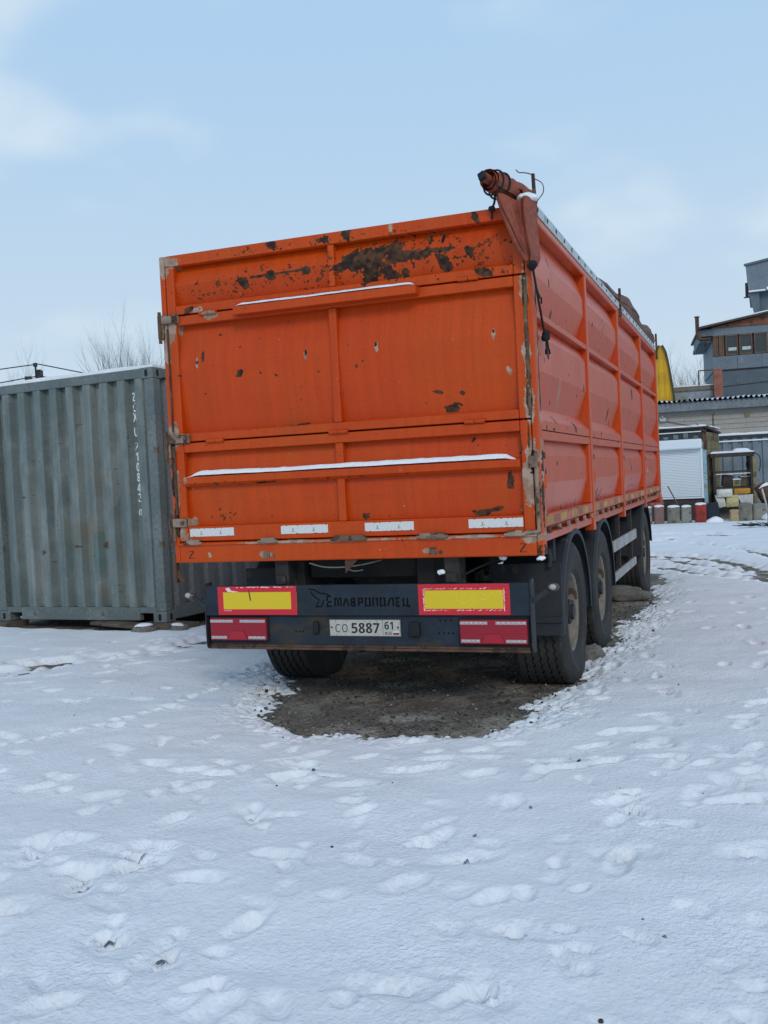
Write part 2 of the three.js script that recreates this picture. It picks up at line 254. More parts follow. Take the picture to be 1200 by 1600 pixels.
// ---------------------------------------------------------------- trailer paint, with its rust and chips where they are
const ORANGE = S(201, 73, 5), ORANGE2 = S(187, 63, 7), RUSTC = S(72, 52, 40), RUSTD = S(48, 36, 30), PRIMER = S(176, 160, 148);
function blob(x, y, m) {        // m: [cx, cy, rx, ry, angle, raggedness]; returns how far inside (0..1+)
  const dx = x - m[0], dy = y - m[1], c = Math.cos(m[4] || 0), s = Math.sin(m[4] || 0), u = (dx * c + dy * s) / m[2], v = (-dx * s + dy * c) / m[3]; return 1 - Math.hypot(u, v);
}
function paintMaps(x0, x1, y0, y1, ppm, marks, extra, seed, gloss = 0.46, spec = 0.6, base = ORANGE, base2 = ORANGE2) {
  const W = Math.round((x1 - x0) * ppm), H = Math.round((y1 - y0) * ppm), col = new Uint8Array(W * H * 4), rb = new Uint8Array(W * H * 4);
  const C = 0.1, grid = new Map();
  marks.forEach((m, i) => { const R = Math.max(m[2], m[3]) * 1.7 + 0.02; for (let a = Math.floor((m[0] - R) / C); a <= Math.floor((m[0] + R) / C); a++) for (let b = Math.floor((m[1] - R) / C); b <= Math.floor((m[1] + R) / C); b++) { const k = a * 1000 + b; if (!grid.has(k)) grid.set(k, []); grid.get(k).push(i); } });
  for (let j = 0; j < H; j++) for (let i = 0; i < W; i++) {
    const x = x0 + (i + 0.5) / ppm, y = y0 + (j + 0.5) / ppm;
    const big = fbm(x * 1.3 + seed, y * 1.9, 3), run = noise(x * 34 + seed, y * 1.3) * 0.6 + noise(x * 90, y * 2.4 + seed) * 0.4, fine = noise(x * 120, y * 120 + seed);
    let c = mix3(base, base2, smooth(-0.5, 0.5, big)); const k = 1 + 0.07 * big + 0.045 * run + 0.03 * fine; c = [c[0] * k, c[1] * k, c[2] * k];
    // thin grey-brown dirt film in runs and spots
    const film = smooth(0.15, 0.9, run * 0.55 + fbm(x * 3 + 4, y * 2.2 + seed, 3) * 0.8); c = mix3(c, S(140, 92, 66), 0.22 * film);
    let rough = gloss + 0.1 * film + 0.05 * big, bump = 0.6;
    const L = grid.get(Math.floor(x / C) * 1000 + Math.floor(y / C));
    let rust = 0, prim = 0, dark = 0;
    if (L) {
      const n2 = noise(x * 90, y * 90 + seed);
      for (const q of L) { const m = marks[q], d = blob(x, y, m), rag = (m[5] ?? 0.5) * 1.5; if (d < -1.2) continue; const ff = clamp(0.75 / Math.max(m[2], m[3]), 13, 70), n1 = fbm(x * ff + q * 7.1, y * ff + seed, 4); const e = d + n1 * rag + n2 * rag * 0.25; const ty = m[6] ?? 0;
        if (ty === 0) rust = Math.max(rust, smooth(-0.01, 0.05, e)); else if (ty === 1) prim = Math.max(prim, smooth(0, 0.12, e)); else if (ty === 2) { if (e > 0 && fbm(x * 42 + seed, y * 42, 2) + 0.5 * n2 > 0.58 - 0.25 * e) rust = Math.max(rust, 0.75); } else dark = Math.max(dark, smooth(0, 0.06, e)); }
    }
    if (prim > 0) { c = mix3(c, mix3(PRIMER, S(150, 128, 112), smooth(-0.3, 0.4, fbm(x * 22, y * 22, 3))), prim * 0.9); rough = lerp(rough, 0.8, prim); bump -= 0.12 * prim; }
    if (rust > 0) { const n = fbm(x * 34, y * 34 + seed, 3); c = mix3(c, mix3(RUSTC, n > 0 ? S(96, 62, 40) : RUSTD, smooth(0, 0.45, Math.abs(n))), rust); rough = lerp(rough, 0.95, rust); bump = lerp(bump, 0.35 + 0.2 * n, rust); }
    if (dark > 0) { c = mix3(c, S(34, 28, 26), dark); rough = lerp(rough, 0.9, dark); bump -= 0.3 * dark; }
    const e = extra ? extra(x, y, c) : null; if (e) { c = e; rough = 0.6; }
    const o = (j * W + i) * 4; for (let q = 0; q < 3; q++) col[o + q] = clamp(c[q]) * 255; col[o + 3] = 255; rb[o] = clamp(bump) * 255; rb[o + 1] = clamp(rough) * 255; rb[o + 2] = 0; rb[o + 3] = 255;
  }
  const mk = (d, s) => { const t = new THREE.DataTexture(d, W, H); t.magFilter = THREE.LinearFilter; t.minFilter = THREE.LinearMipmapLinearFilter; t.generateMipmaps = true; if (s) t.colorSpace = THREE.SRGBColorSpace; t.needsUpdate = true; return t; };
  const tc = mk(col, true), tr = mk(rb, false);
  return new THREE.MeshPhysicalMaterial({ map: tc, roughnessMap: tr, roughness: 1, bumpMap: tr, bumpScale: 0.003, specularIntensity: spec, side: THREE.DoubleSide });
}
const rr = rng(5);
const rearMarks = [
  // big scab on the upper panel
  [0.07, 2.872, 0.07, 0.035, 0.2], [0.16, 2.90, 0.10, 0.05, 0.3], [0.30, 2.915, 0.12, 0.06, 0.15], [0.42, 2.94, 0.07, 0.05, 0], [0.26, 2.85, 0.07, 0.06, 0], [0.345, 2.82, 0.04, 0.06, 0], [0.43, 2.88, 0.10, 0.035, 0], [0.54, 2.878, 0.09, 0.032, 0], [0.64, 2.89, 0.08, 0.016, 0.05], [0.73, 2.89, 0.07, 0.014, 0], [0.715, 2.835, 0.045, 0.05, 0], [0.725, 2.80, 0.04, 0.045, 0], [0.89, 2.86, 0.028, 0.045, 0.1], [0.46, 2.775, 0.02, 0.03, 0], [0.22, 2.77, 0.04, 0.03, 0], [0.38, 2.775, 0.05, 0.025, 0],
  [-0.45, 2.868, 0.045, 0.04, 0], [-0.52, 2.878, 0.08, 0.012, 0.03], [-0.2, 2.872, 0.03, 0.03, 0], [-0.25, 2.882, 0.07, 0.01, 0], [-0.66, 2.855, 0.035, 0.035, 0, 0.9], [-0.36, 2.88, 0.1, 0.008, 0.02],
  [0.45, 2.88, 0.55, 0.13, 0, 0.4, 2], [-0.45, 2.87, 0.5, 0.07, 0, 0.4, 2], [0.95, 2.84, 0.25, 0.10, 0, 0.4, 2], [-0.08, 2.84, 0.14, 0.09, 0, 0.5, 2], [-0.85, 2.83, 0.25, 0.05, 0, 0.5, 2],
  [0.632, 2.985, 0.014, 0.012, 0, 0.3], [0.632, 2.955, 0.012, 0.022, 0, 0.5], [0.715, 2.965, 0.010, 0.032, 0, 0.5, 3], [0.715, 2.968, 0.004, 0.025, 0, 0.2, 1],
  // top rail wear
  [-0.55, 3.05, 0.28, 0.025, 0, 0.5, 2], [-0.42, 3.055, 0.035, 0.035, 0, 0.6], [-0.05, 3.05, 0.06, 0.03, 0, 0.7], [0.1, 3.06, 0.03, 0.04, 0, 0.6], [0.95, 3.05, 0.02, 0.05, 0.4, 0.5], [0.4, 3.06, 0.02, 0.03, 0, 0.6, 1], [-1.2, 3.03, 0.09, 0.05, 0, 0.5, 1], [-1.24, 3.0, 0.03, 0.11, 0, 0.5, 1], [0.2, 3.035, 0.5, 0.02, 0, 0.5, 2],
  // rails round the first seam
  [-1.06, 2.71, 0.05, 0.025, 0.5, 0.5], [-1.0, 2.70, 0.04, 0.02, 0, 0.5, 1], [-0.9, 2.66, 0.05, 0.03, 0, 0.5, 1], [0.98, 2.725, 0.06, 0.02, -0.4, 0.6], [1.1, 2.73, 0.1, 0.03, 0, 0.5, 2], [-1.22, 2.6, 0.05, 0.10, 0, 0.4, 1], [-1.24, 2.52, 0.03, 0.12, 0, 0.5, 1], [-0.15, 2.715, 0.07, 0.02, 0, 0.6, 2],
  // chips on the middle door
  [-0.997, 2.396, 0.014, 0.03, 0], [-1.04, 2.34, 0.012, 0.04, 0, 0.4, 1], [-1.04, 2.352, 0.01, 0.016, 0], [-0.718, 2.261, 0.03, 0.018, 0.6], [-0.231, 2.352, 0.009, 0.016, 0], [-0.231, 2.334, 0.012, 0.03, 0, 0.3, 1], [0.262, 2.346, 0.012, 0.03, 0, 0.4, 1], [0.258, 2.354, 0.008, 0.014, 0], [1.018, 2.351, 0.012, 0.035, 0, 0.3, 1], [1.018, 2.366, 0.008, 0.012, 0], [0.116, 2.234, 0.012, 0.014, 0], [-0.15, 2.22, 0.008, 0.008, 0], [-0.72, 2.43, 0.014, 0.008, 0], [-0.88, 2.53, 0.012, 0.008, 0], [-0.57, 2.25, 0.012, 0.008, 0], [-1.0, 2.14, 0.008, 0.008, 0], [-0.45, 2.22, 0.02, 0.006, -0.6],
  [0.722, 1.922, 0.055, 0.028, 0.1, 0.6], [0.74, 1.94, 0.04, 0.018, 0.2, 0.4], [0.638, 2.027, 0.032, 0.012, -0.15], [0.793, 2.01, 0.02, 0.014, -0.3], [1.1, 2.12, 0.012, 0.03, 0.3, 0.5, 1], [-0.3, 1.89, 0.05, 0.008, 0.05, 0.6], [-0.35, 1.885, 0.25, 0.008, 0.03, 0.6, 2], [1.02, 1.875, 0.02, 0.016, 0, 0.6, 2],
  // long scaly strip beside the right post
  [1.225, 2.62, 0.028, 0.10, 0, 0.4, 1], [1.228, 2.2, 0.026, 0.12, 0, 0.5, 1], [1.228, 1.9, 0.028, 0.10, 0, 0.5, 1], [1.229, 2.56, 0.016, 0.13, 0, 0.5], [1.230, 2.36, 0.012, 0.14, 0, 0.4], [1.231, 2.14, 0.014, 0.16, 0, 0.4], [1.231, 1.94, 0.016, 0.14, 0, 0.5], [1.215, 1.72, 0.006, 0.1, 0, 0.5], [1.235, 1.58, 0.035, 0.10, 0, 0.5, 1], [1.235, 1.6, 0.022, 0.08, 0, 0.7], [1.24, 1.4, 0.03, 0.16, 0, 0.4, 1], [1.2, 1.44, 0.04, 0.12, 0, 0.4, 1], [1.255, 1.35, 0.012, 0.2, 0, 0.6], [1.22, 1.12, 0.07, 0.035, 0, 0.5, 1],
  [1.165, 1.66, 0.008, 0.07, 0, 0.7], [1.071, 1.475, 0.026, 0.05, 0.1, 0.5], [1.065, 1.445, 0.016, 0.03, 0, 0.5], [0.86, 1.27, 0.06, 0.016, -0.15, 0.6], [0.94, 1.285, 0.07, 0.014, 0.18, 0.6], [0.90, 1.268, 0.05, 0.02, 0, 0.6], [0.103, 1.272, 0.035, 0.02, 0.3, 0.6], [0.84, 1.72, 0.016, 0.01, 0.6], [1.12, 1.275, 0.008, 0.008, 0, 0.3, 1],
  // left edge of the lower door
  [-1.245, 1.86, 0.04, 0.1, 0, 0.6, 1], [-1.20, 1.84, 0.07, 0.05, 0, 0.5, 1], [-1.25, 1.6, 0.02, 0.22, 0, 0.6], [-1.235, 1.45, 0.022, 0.16, 0, 0.6, 1], [-1.22, 1.22, 0.06, 0.08, 0, 0.5, 1], [-1.17, 1.27, 0.05, 0.04, 0, 0.5, 1], [-1.245, 1.3, 0.015, 0.14, 0, 0.6], [-1.15, 1.56, 0.03, 0.025, 0, 0.6, 1], [-0.85, 1.31, 0.05, 0.012, -0.5, 0.5, 2], [-0.9, 1.32, 0.09, 0.04, 0, 0.6, 2],
  [-0.9, 1.535, 0.25, 0.012, 0, 0.7, 2], [-0.1, 1.53, 0.4, 0.008, 0, 0.7, 2], [-0.55, 1.525, 0.1, 0.005, 0, 0.5, 3],
  // sill
  [-0.4, 1.125, 0.35, 0.012, 0, 0.5, 1], [0.1, 1.125, 0.4, 0.010, 0, 0.5, 1], [0.8, 1.125, 0.3, 0.012, 0, 0.5, 1], [-0.573, 1.045, 0.035, 0.025, 0, 0.5, 1], [0.55, 1.045, 0.05, 0.02, 0, 0.5, 1], [-1.0, 1.05, 0.014, 0.02, 0, 0.5, 1], [1.25, 1.03, 0.018, 0.025, 0, 0.5], 
];
for (let i = 0; i < 70; i++) rearMarks.push([rr() * 2.5 - 1.25, 1.05 + rr() * 2.0, 0.0025 + 0.004 * rr(), 0.0025 + 0.004 * rr(), rr() * 3, 0.4, rr() < 0.75 ? 0 : 1]);
// the two stencilled letters on the sill
const zed = (x, y, cx, cy) => { const u = (x - cx) / 0.02, v = (y - cy) / 0.026; if (Math.abs(u) > 1 || Math.abs(v) > 1) return false; return Math.abs(v) > 0.82 || Math.abs(v - u * 0.9) < 0.28; };
const PAINT = paintMaps(-1.32, 1.32, 0.98, 3.12, 620, rearMarks, (x, y) => (zed(x, y, -1.144, 1.055) || zed(x, y, 1.153, 1.05) ? S(70, 30, 22) : null), 2);
const sideMarks = [
  [0.9, 2.09, 0.03, 0.05, -0.2, 0.3, 1], [0.93, 2.03, 0.03, 0.06, -0.1, 0.3, 1], [0.95, 1.97, 0.028, 0.05, 0.1, 0.3, 1], [0.62, 2.72, 0.02, 0.03, 0], [0.55, 2.52, 0.03, 0.022, 0.4], [0.42, 2.6, 0.012, 0.02, 0], [0.66, 2.86, 0.012, 0.04, 0], [0.85, 2.56, 0.03, 0.03, 0.6], [0.65, 1.83, 0.035, 0.025, -0.4, 0.7], [1.4, 1.8, 0.04, 0.03, -0.4, 0.7], [1.9, 2.12, 0.03, 0.035, 0, 0.6], [0.3, 1.77, 0.02, 0.016, 0], [0.55, 1.77, 0.03, 0.01, 0], [0.47, 2.27, 0.05, 0.06, 0, 0.5], [0.3, 1.5, 0.04, 0.025, 0, 0.6], [0.2, 1.3, 0.014, 0.16, 0, 0.6], [0.22, 1.5, 0.012, 0.14, 0, 0.6], [0.7, 1.55, 0.02, 0.016, 0],
  [1.3, 1.22, 0.06, 0.012, 0, 0.7], [0.5, 1.21, 0.04, 0.012, 0, 0.6], [1.2, 1.25, 0.7, 0.03, 0, 0.5, 2], [2.9, 1.25, 0.6, 0.03, 0, 0.5, 2], [5, 1.28, 1.2, 0.04, 0, 0.5, 2], [7, 1.28, 1.0, 0.04, 0, 0.5, 2], [2.7, 1.8, 0.04, 0.03, -0.5, 0.6], [3.4, 2.0, 0.03, 0.05, 0, 0.6], [3.6, 1.93, 0.02, 0.04, 0, 0.6], [5.2, 2.3, 0.05, 0.06, 0, 0.6], [4.9, 2.1, 0.02, 0.05, 0], [2.5, 2.7, 0.02, 0.02, 0], [3.2, 2.75, 0.2, 0.06, 0, 0.5, 2], [5.0, 1.5, 0.025, 0.04, 0], [6.6, 1.45, 0.22, 0.03, 0, 0.5, 1],
];
for (let i = 0; i < 9; i++) sideMarks.push([2.22 + i * 0.075, 1.27 + (i % 3) * 0.014, 0.013, 0.04 + 0.012 * (i % 2), -0.35, 0.5, 3]);
for (let i = 0; i < 120; i++) sideMarks.push([rr() * 8.2, 1.08 + rr() * 1.95, 0.006 + 0.012 * rr(), 0.006 + 0.01 * rr(), rr() * 3, 0.5, rr() < 0.6 ? 0 : 1]);
const PAINTS = paintMaps(0, 8.3, 0.98, 3.12, 230, sideMarks, null, 17, 0.34, 1);
const uvRear = (g0) => { const g = clean(g0), p = g.attributes.position, uv = g.attributes.uv; for (let i = 0; i < p.count; i++) uv.setXY(i, (p.getX(i) + p.getZ(i) * 0.35 + 1.32) / 2.64, (p.getY(i) - 0.98) / 2.14); return g; };
const uvSide = (g0) => { const g = clean(g0), p = g.attributes.position, uv = g.attributes.uv; for (let i = 0; i < p.count; i++) uv.setXY(i, clamp((-p.getZ(i) + p.getX(i) * 0.3 - 0.38) / 8.3, 0.001, 0.999), (p.getY(i) - 0.98) / 2.14); return g; };

// ---------------------------------------------------------------- the orange grain trailer
const DARKM = patchy(S(34, 37, 42), S(44, 46, 49), S(70, 58, 48), 4, 12, { rough: 0.75, t: 0.5 });
const CHASSIS = patchy(S(40, 39, 38), S(52, 49, 46), S(74, 60, 48), 5, 22, { rough: 0.85, t: 0.45 });
const RUBBER = patchy(S(44, 43, 42), S(54, 52, 49), S(74, 69, 63), 5, 41, { rough: 0.9, t: 0.5, bump: 0.0015 });
const FENDER = patchy(S(36, 40, 46), S(44, 48, 54), S(66, 63, 60), 5, 61, { rough: 0.7, t: 0.55 });
const RIMM = patchy(S(138, 130, 118), S(112, 104, 92), S(82, 68, 54), 4, 71, { rough: 0.75, t: 0.45 });
const WORN = patchy(S(148, 128, 112), S(112, 90, 74), S(78, 58, 44), 9, 81, { rough: 0.85, t: 0.15 });
const SCALE = patchy(S(112, 92, 70), S(86, 68, 52), S(134, 120, 104), 14, 83, { rough: 0.95, t: 0.3 });
const RUSTY = patchy(S(104, 76, 58), S(84, 60, 46), S(58, 44, 36), 9, 91, { rough: 0.92, t: 0.2 });
const ALU = patchy(S(150, 148, 146), S(168, 166, 164), S(120, 114, 108), 4, 95, { rough: 0.6, t: 0.5, metal: 0.1 });
const TARP = patchy(S(152, 74, 50), S(136, 66, 46), S(104, 56, 44), 3.5, 101, { rough: 0.72, t: 0.35, bump: 0.002 });
const TARPB = patchy(S(112, 72, 58), S(94, 62, 52), S(70, 52, 46), 3.5, 105, { rough: 0.75, t: 0.35, bump: 0.002 });
const BLACK = mat(18, 18, 19, 0.7), ROPE = mat(26, 27, 30, 0.9), CHROME = mat(190, 190, 188, 0.25, 0.8);
const trailer = thing('grain_trailer', 'large orange grain trailer with rusty chipped paint standing on bare ground', 'trailer', [TP[0], 0, TP[1]], YAW);

// profiled sheet: prof = [[height, depth behind the frame face], ...]; shallow dents in it
function profSheet(a0, a1, prof, side, seed) {
  const n = Math.max(6, Math.round(Math.abs(a1 - a0) / 0.08)), rows = [];
  for (let i = 0; i < prof.length - 1; i++) { const k = Math.max(1, Math.round(Math.abs(prof[i + 1][0] - prof[i][0]) / 0.07)); for (let q = 0; q < k; q++) rows.push([lerp(prof[i][0], prof[i + 1][0], q / k), lerp(prof[i][1], prof[i + 1][1], q / k)]); } rows.push(prof[prof.length - 1]);
  const pos = [], idx = [];
  rows.forEach(([y, d], j) => { for (let i = 0; i <= n; i++) { const a = lerp(a0, a1, i / n), e = j && j < rows.length - 1 && i && i < n ? 0.0028 * fbm(a * 3 + seed, y * 3, 2) : 0; if (side) pos.push(side * (1.275 - d + e), y, a); else pos.push(a, y, -d + e); } });
  for (let j = 0; j < rows.length - 1; j++) for (let i = 0; i < n; i++) { const A = j * (n + 1) + i, B = A + 1, C = A + n + 1, D = C + 1; idx.push(A, B, C, B, D, C); }
  const g = new THREE.BufferGeometry(); g.setAttribute('position', new THREE.Float32BufferAttribute(pos, 3)); g.setIndex(idx); return toCreasedNormals(g, 0.09);
}
const rearPart = (name, g, parent = trailer, m = PAINT) => part(parent, name, uvRear(Array.isArray(g) ? merge(g) : g), m, true);
const sidePart = (name, g, parent = trailer, m = PAINTS) => part(parent, name, uvSide(Array.isArray(g) ? merge(g) : g), m, true);

// rear frame
for (const s of [-1, 1]) rearPart('corner_post', BX(s * 1.237, s * 1.275, 1.0, 3.09, -0.12, 0, 0.008));
rearPart('top_rail', BX(-1.236, 1.236, 3.015, 3.09, -0.10, -0.002, 0.008));
rearPart('rear_sill', [BX(-1.236, 1.236, 1.0, 1.138, -0.10, 0.004, 0.01), BX(-1.24, 1.24, 1.118, 1.134, 0.002, 0.014, 0.003)]);
// fixed upper panel
{
  const p = rearPart('upper_panel', profSheet(-1.17, 1.165, [[2.745, 0.07], [2.750, 0.064], [2.885, 0.016], [3.010, 0.07], [3.016, 0.076]], 0, 1));
  for (const s of [-1, 1]) rearPart('stile', BX(s * 1.167, s * 1.232, 2.686, 3.013, -0.08, -0.004), p);
  rearPart('stile', BX(-0.030, 0.013, 2.748, 3.013, -0.08, -0.006), p);
  rearPart('rail', BX(-1.165, 1.165, 2.686, 2.746, -0.08, -0.003), p);
}
// middle and lower doors
function tailgate(name, y0, y1, rb, rt, prof, seed) {
  const p = rearPart(name, profSheet(-1.168, 1.166, prof, 0, seed));
  for (const s of [-1, 1]) rearPart('stile', BX(s * 1.164, s * 1.232, y0, y1, -0.07, -0.001), p);
  rearPart('stile', BX(-0.044, 0.009, y0 + rb + 0.001, y1 - rt - 0.001, -0.07, -0.005), p);
  rearPart('rail', BX(-1.162, 1.162, y0, y0 + rb, -0.07, -0.001), p);
  rearPart('rail', BX(-1.162, 1.162, y1 - rt, y1, -0.07, -0.001), p);
  return p;
}
const midGate = tailgate('tailgate', 1.826, 2.676, 0.056, 0.062, [[1.878, 0.07], [1.884, 0.064], [2.12, 0.030], [2.34, 0.018], [2.613, 0.066], [2.618, 0.07]], 5);
const lowGate = tailgate('tailgate', 1.146, 1.816, 0.102, 0.064, [[1.244, 0.068], [1.250, 0.062], [1.42, 0.042], [1.60, 0.042], [1.750, 0.066], [1.756, 0.068]], 9);
{ // ledge across the lower door, with a ridge of snow
  rearPart('ledge', extrudeX([[-0.055, 1.515], [-0.004, 1.520], [0.022, 1.540], [0.024, 1.583], [-0.055, 1.60]], -1.161, 1.161), lowGate);
  snowRidge(lowGate, -1.15, 1.15, 1.584, -0.045, 0.023, 0.046, 3);
}
function snowRidge(parent, x0, x1, y, z0, z1, hgt, seed) {
  const n = 60, m = 7, pos = [], idx = [];
  for (let i = 0; i <= n; i++) for (let k = 0; k <= m; k++) { const t = k / m, x = lerp(x0, x1, i / n), e = smooth(-0.004, 0.05, i / n) * smooth(1.004, 0.96, i / n); const H = hgt * e * (0.92 + 0.16 * noise(x * 2.2 + seed, 0.4) + 0.06 * noise(x * 19, seed + k * 0.3)); pos.push(x, y - 0.004 + H * Math.pow(Math.sin(Math.PI * clamp(t * 0.92 + 0.04)), 0.55), lerp(z0, z1 + 0.006 * noise(x * 7, seed), t)); }
  for (let i = 0; i < n; i++) for (let k = 0; k < m; k++) { const a = i * (m + 1) + k, b = a + 1, c = a + m + 1, d = c + 1; idx.push(a, b, c, b, d, c); }
  const g = new THREE.BufferGeometry(); g.setAttribute('position', new THREE.Float32BufferAttribute(pos, 3)); g.setIndex(idx); g.computeVertexNormals(); return part(parent, 'snow_ridge', g, SNOW);
}
{ // square tube standing off the seam, snow on top
  const p = rearPart('shelf_bar', BX(-0.69, 0.575, 2.628, 2.684, 0.001, 0.075, 0.006)); snowRidge(p, -0.69, 0.578, 2.682, 0.002, 0.080, 0.03, 8);
}
// hinges on the seams: knuckles with leaves
function hinge(x, y, w, m) { const k = part(trailer, 'hinge', [rod([x - w / 2, y, 0.008], [x - w * 0.02, y, 0.008], 0.013), rod([x + w * 0.02, y, 0.008], [x + w / 2, y, 0.008], 0.013)], m); return k; }
for (const [x, y] of [[-0.91, 2.676], [0.89, 2.69], [-0.91, 1.821], [-0.01, 1.822], [0.89, 1.828]]) rearPart('hinge', [rod([x - 0.064, y, 0.008], [x - 0.002, y, 0.008], 0.014), rod([x + 0.002, y, 0.008], [x + 0.064, y, 0.008], 0.014)]);
for (const [x, w] of [[-1.12, 0.1], [-0.55, 0.1], [-0.02, 0.11], [0.09, 0.09], [0.55, 0.09], [0.62, 0.1], [1.11, 0.09]]) rearPart('hinge', [BX(x - w / 2, x + w / 2, 1.122, 1.158, 0.004, 0.03, 0.005), rod([x - w * 0.7, 1.133, 0.022], [x + w * 0.7, 1.133, 0.022], 0.010)], trailer, WORN);
// worn latches on the left edge, with their rods
for (const [y0, y1, x1] of [[2.622, 2.694, -1.136], [1.808, 1.882, -1.10], [1.238, 1.312, -1.157]]) {
  const l = part(trailer, 'latch', [BX(-1.305, -1.256, y0 - 0.09, y1, -0.06, 0.016), BX(-1.27, x1, y0 + 0.008, y1 - 0.006, 0.002, 0.026)], WORN);
  part(l, 'latch_pin', rod([-1.282, y0 - 0.12, 0.02], [-1.282, y1 + 0.02, 0.02], 0.012), RUSTY); part(l, 'bolt', rod([x1 - 0.03, (y0 + y1) / 2, 0.02], [x1 - 0.03, (y0 + y1) / 2, 0.04], 0.014, 0.014, 6), RUSTY);
}
part(trailer, 'corner_flange', [BX(-1.30, -1.277, 0.86, 1.06, -0.05, -0.005), bar([-1.29, 0.95, -0.02], [-1.24, 0.86, -0.03], 0.03, 0.008)], RUSTY);
part(trailer, 'seam_strip', lumpy(new THREE.BoxGeometry(0.02, 0.83, 0.008, 2, 60, 1), 0.004, 31, 5).translate(1.2325, 2.255, 0.001), SCALE);
part(trailer, 'locking_bar', [rod([1.257, 1.145, 0.012], [1.257, 1.62, 0.012], 0.014), rod([1.257, 1.146, 0.012], [1.15, 1.138, 0.014], 0.014), BX(1.21, 1.262, 1.53, 1.60, 0.001, 0.02)], WORN);
part(trailer, 'locking_rod', [rod([-1.233, 1.33, 0.01], [-1.233, 1.8, 0.01], 0.010), rod([-1.233, 1.9, 0.01], [-1.233, 2.6, 0.006], 0.006)], RUSTY);
// reflective strips on the lower door
const stripTex = (seed) => canvasTex(256, 44, (g, w, h) => { const r = rng(seed); g.fillStyle = '#d8d6d2'; g.fillRect(0, 0, w, h); for (let i = 0; i < 300; i++) { g.fillStyle = `rgba(${r() < 0.5 ? '150,140,130' : '240,240,238'},${0.25 * r()})`; g.fillRect(r() * w, r() * h, 1 + r() * 5, 1 + r() * 2); } g.strokeStyle = '#4a443e'; g.lineWidth = 2; for (const x of [w * 0.26, w * 0.7]) { g.beginPath(); g.moveTo(x - 9, h * 0.72); g.lineTo(x + 9, h * 0.72); g.moveTo(x, h * 0.66); g.lineTo(x - 3, h * 0.4); g.lineTo(x + 4, h * 0.36); g.moveTo(x, h * 0.66); g.lineTo(x + 3, h * 0.52); g.stroke(); } g.fillStyle = '#8a4a2a'; for (let i = 0; i < 14; i++) { g.fillRect(r() * w, r() < 0.5 ? 0 : h - 3, 2 + r() * 6, 3); } });
function texPlate(parent, name, x0, x1, y0, y1, z, tex, rough, th = 0.004, extra = {}) {
  const g = new THREE.BoxGeometry(x1 - x0, y1 - y0, th); g.translate((x0 + x1) / 2, (y0 + y1) / 2, z + th / 2); return part(parent, name, g, new THREE.MeshPhysicalMaterial({ map: tex, roughness: rough, ...extra }), true);
}
[[-1.147, -0.809], [-0.458, -0.121], [0.136, 0.465], [0.82, 1.159]].forEach(([a, b], i) => texPlate(trailer, 'reflective_strip', a, b, 1.178, 1.233, 0.0005, stripTex(50 + i), 0.45, 0.003));
for (const x of [-0.573, 0.583]) part(trailer, 'anchor_plate', [BX(x - 0.024, x + 0.024, 1.02, 1.066, 0.002, 0.009, 0.002), rod([x, 1.043, 0.006], [x, 1.043, 0.014], 0.012), rod([x + 0.05, 1.035, 0.002], [x + 0.05, 1.035, 0.009], 0.012)], WORN);

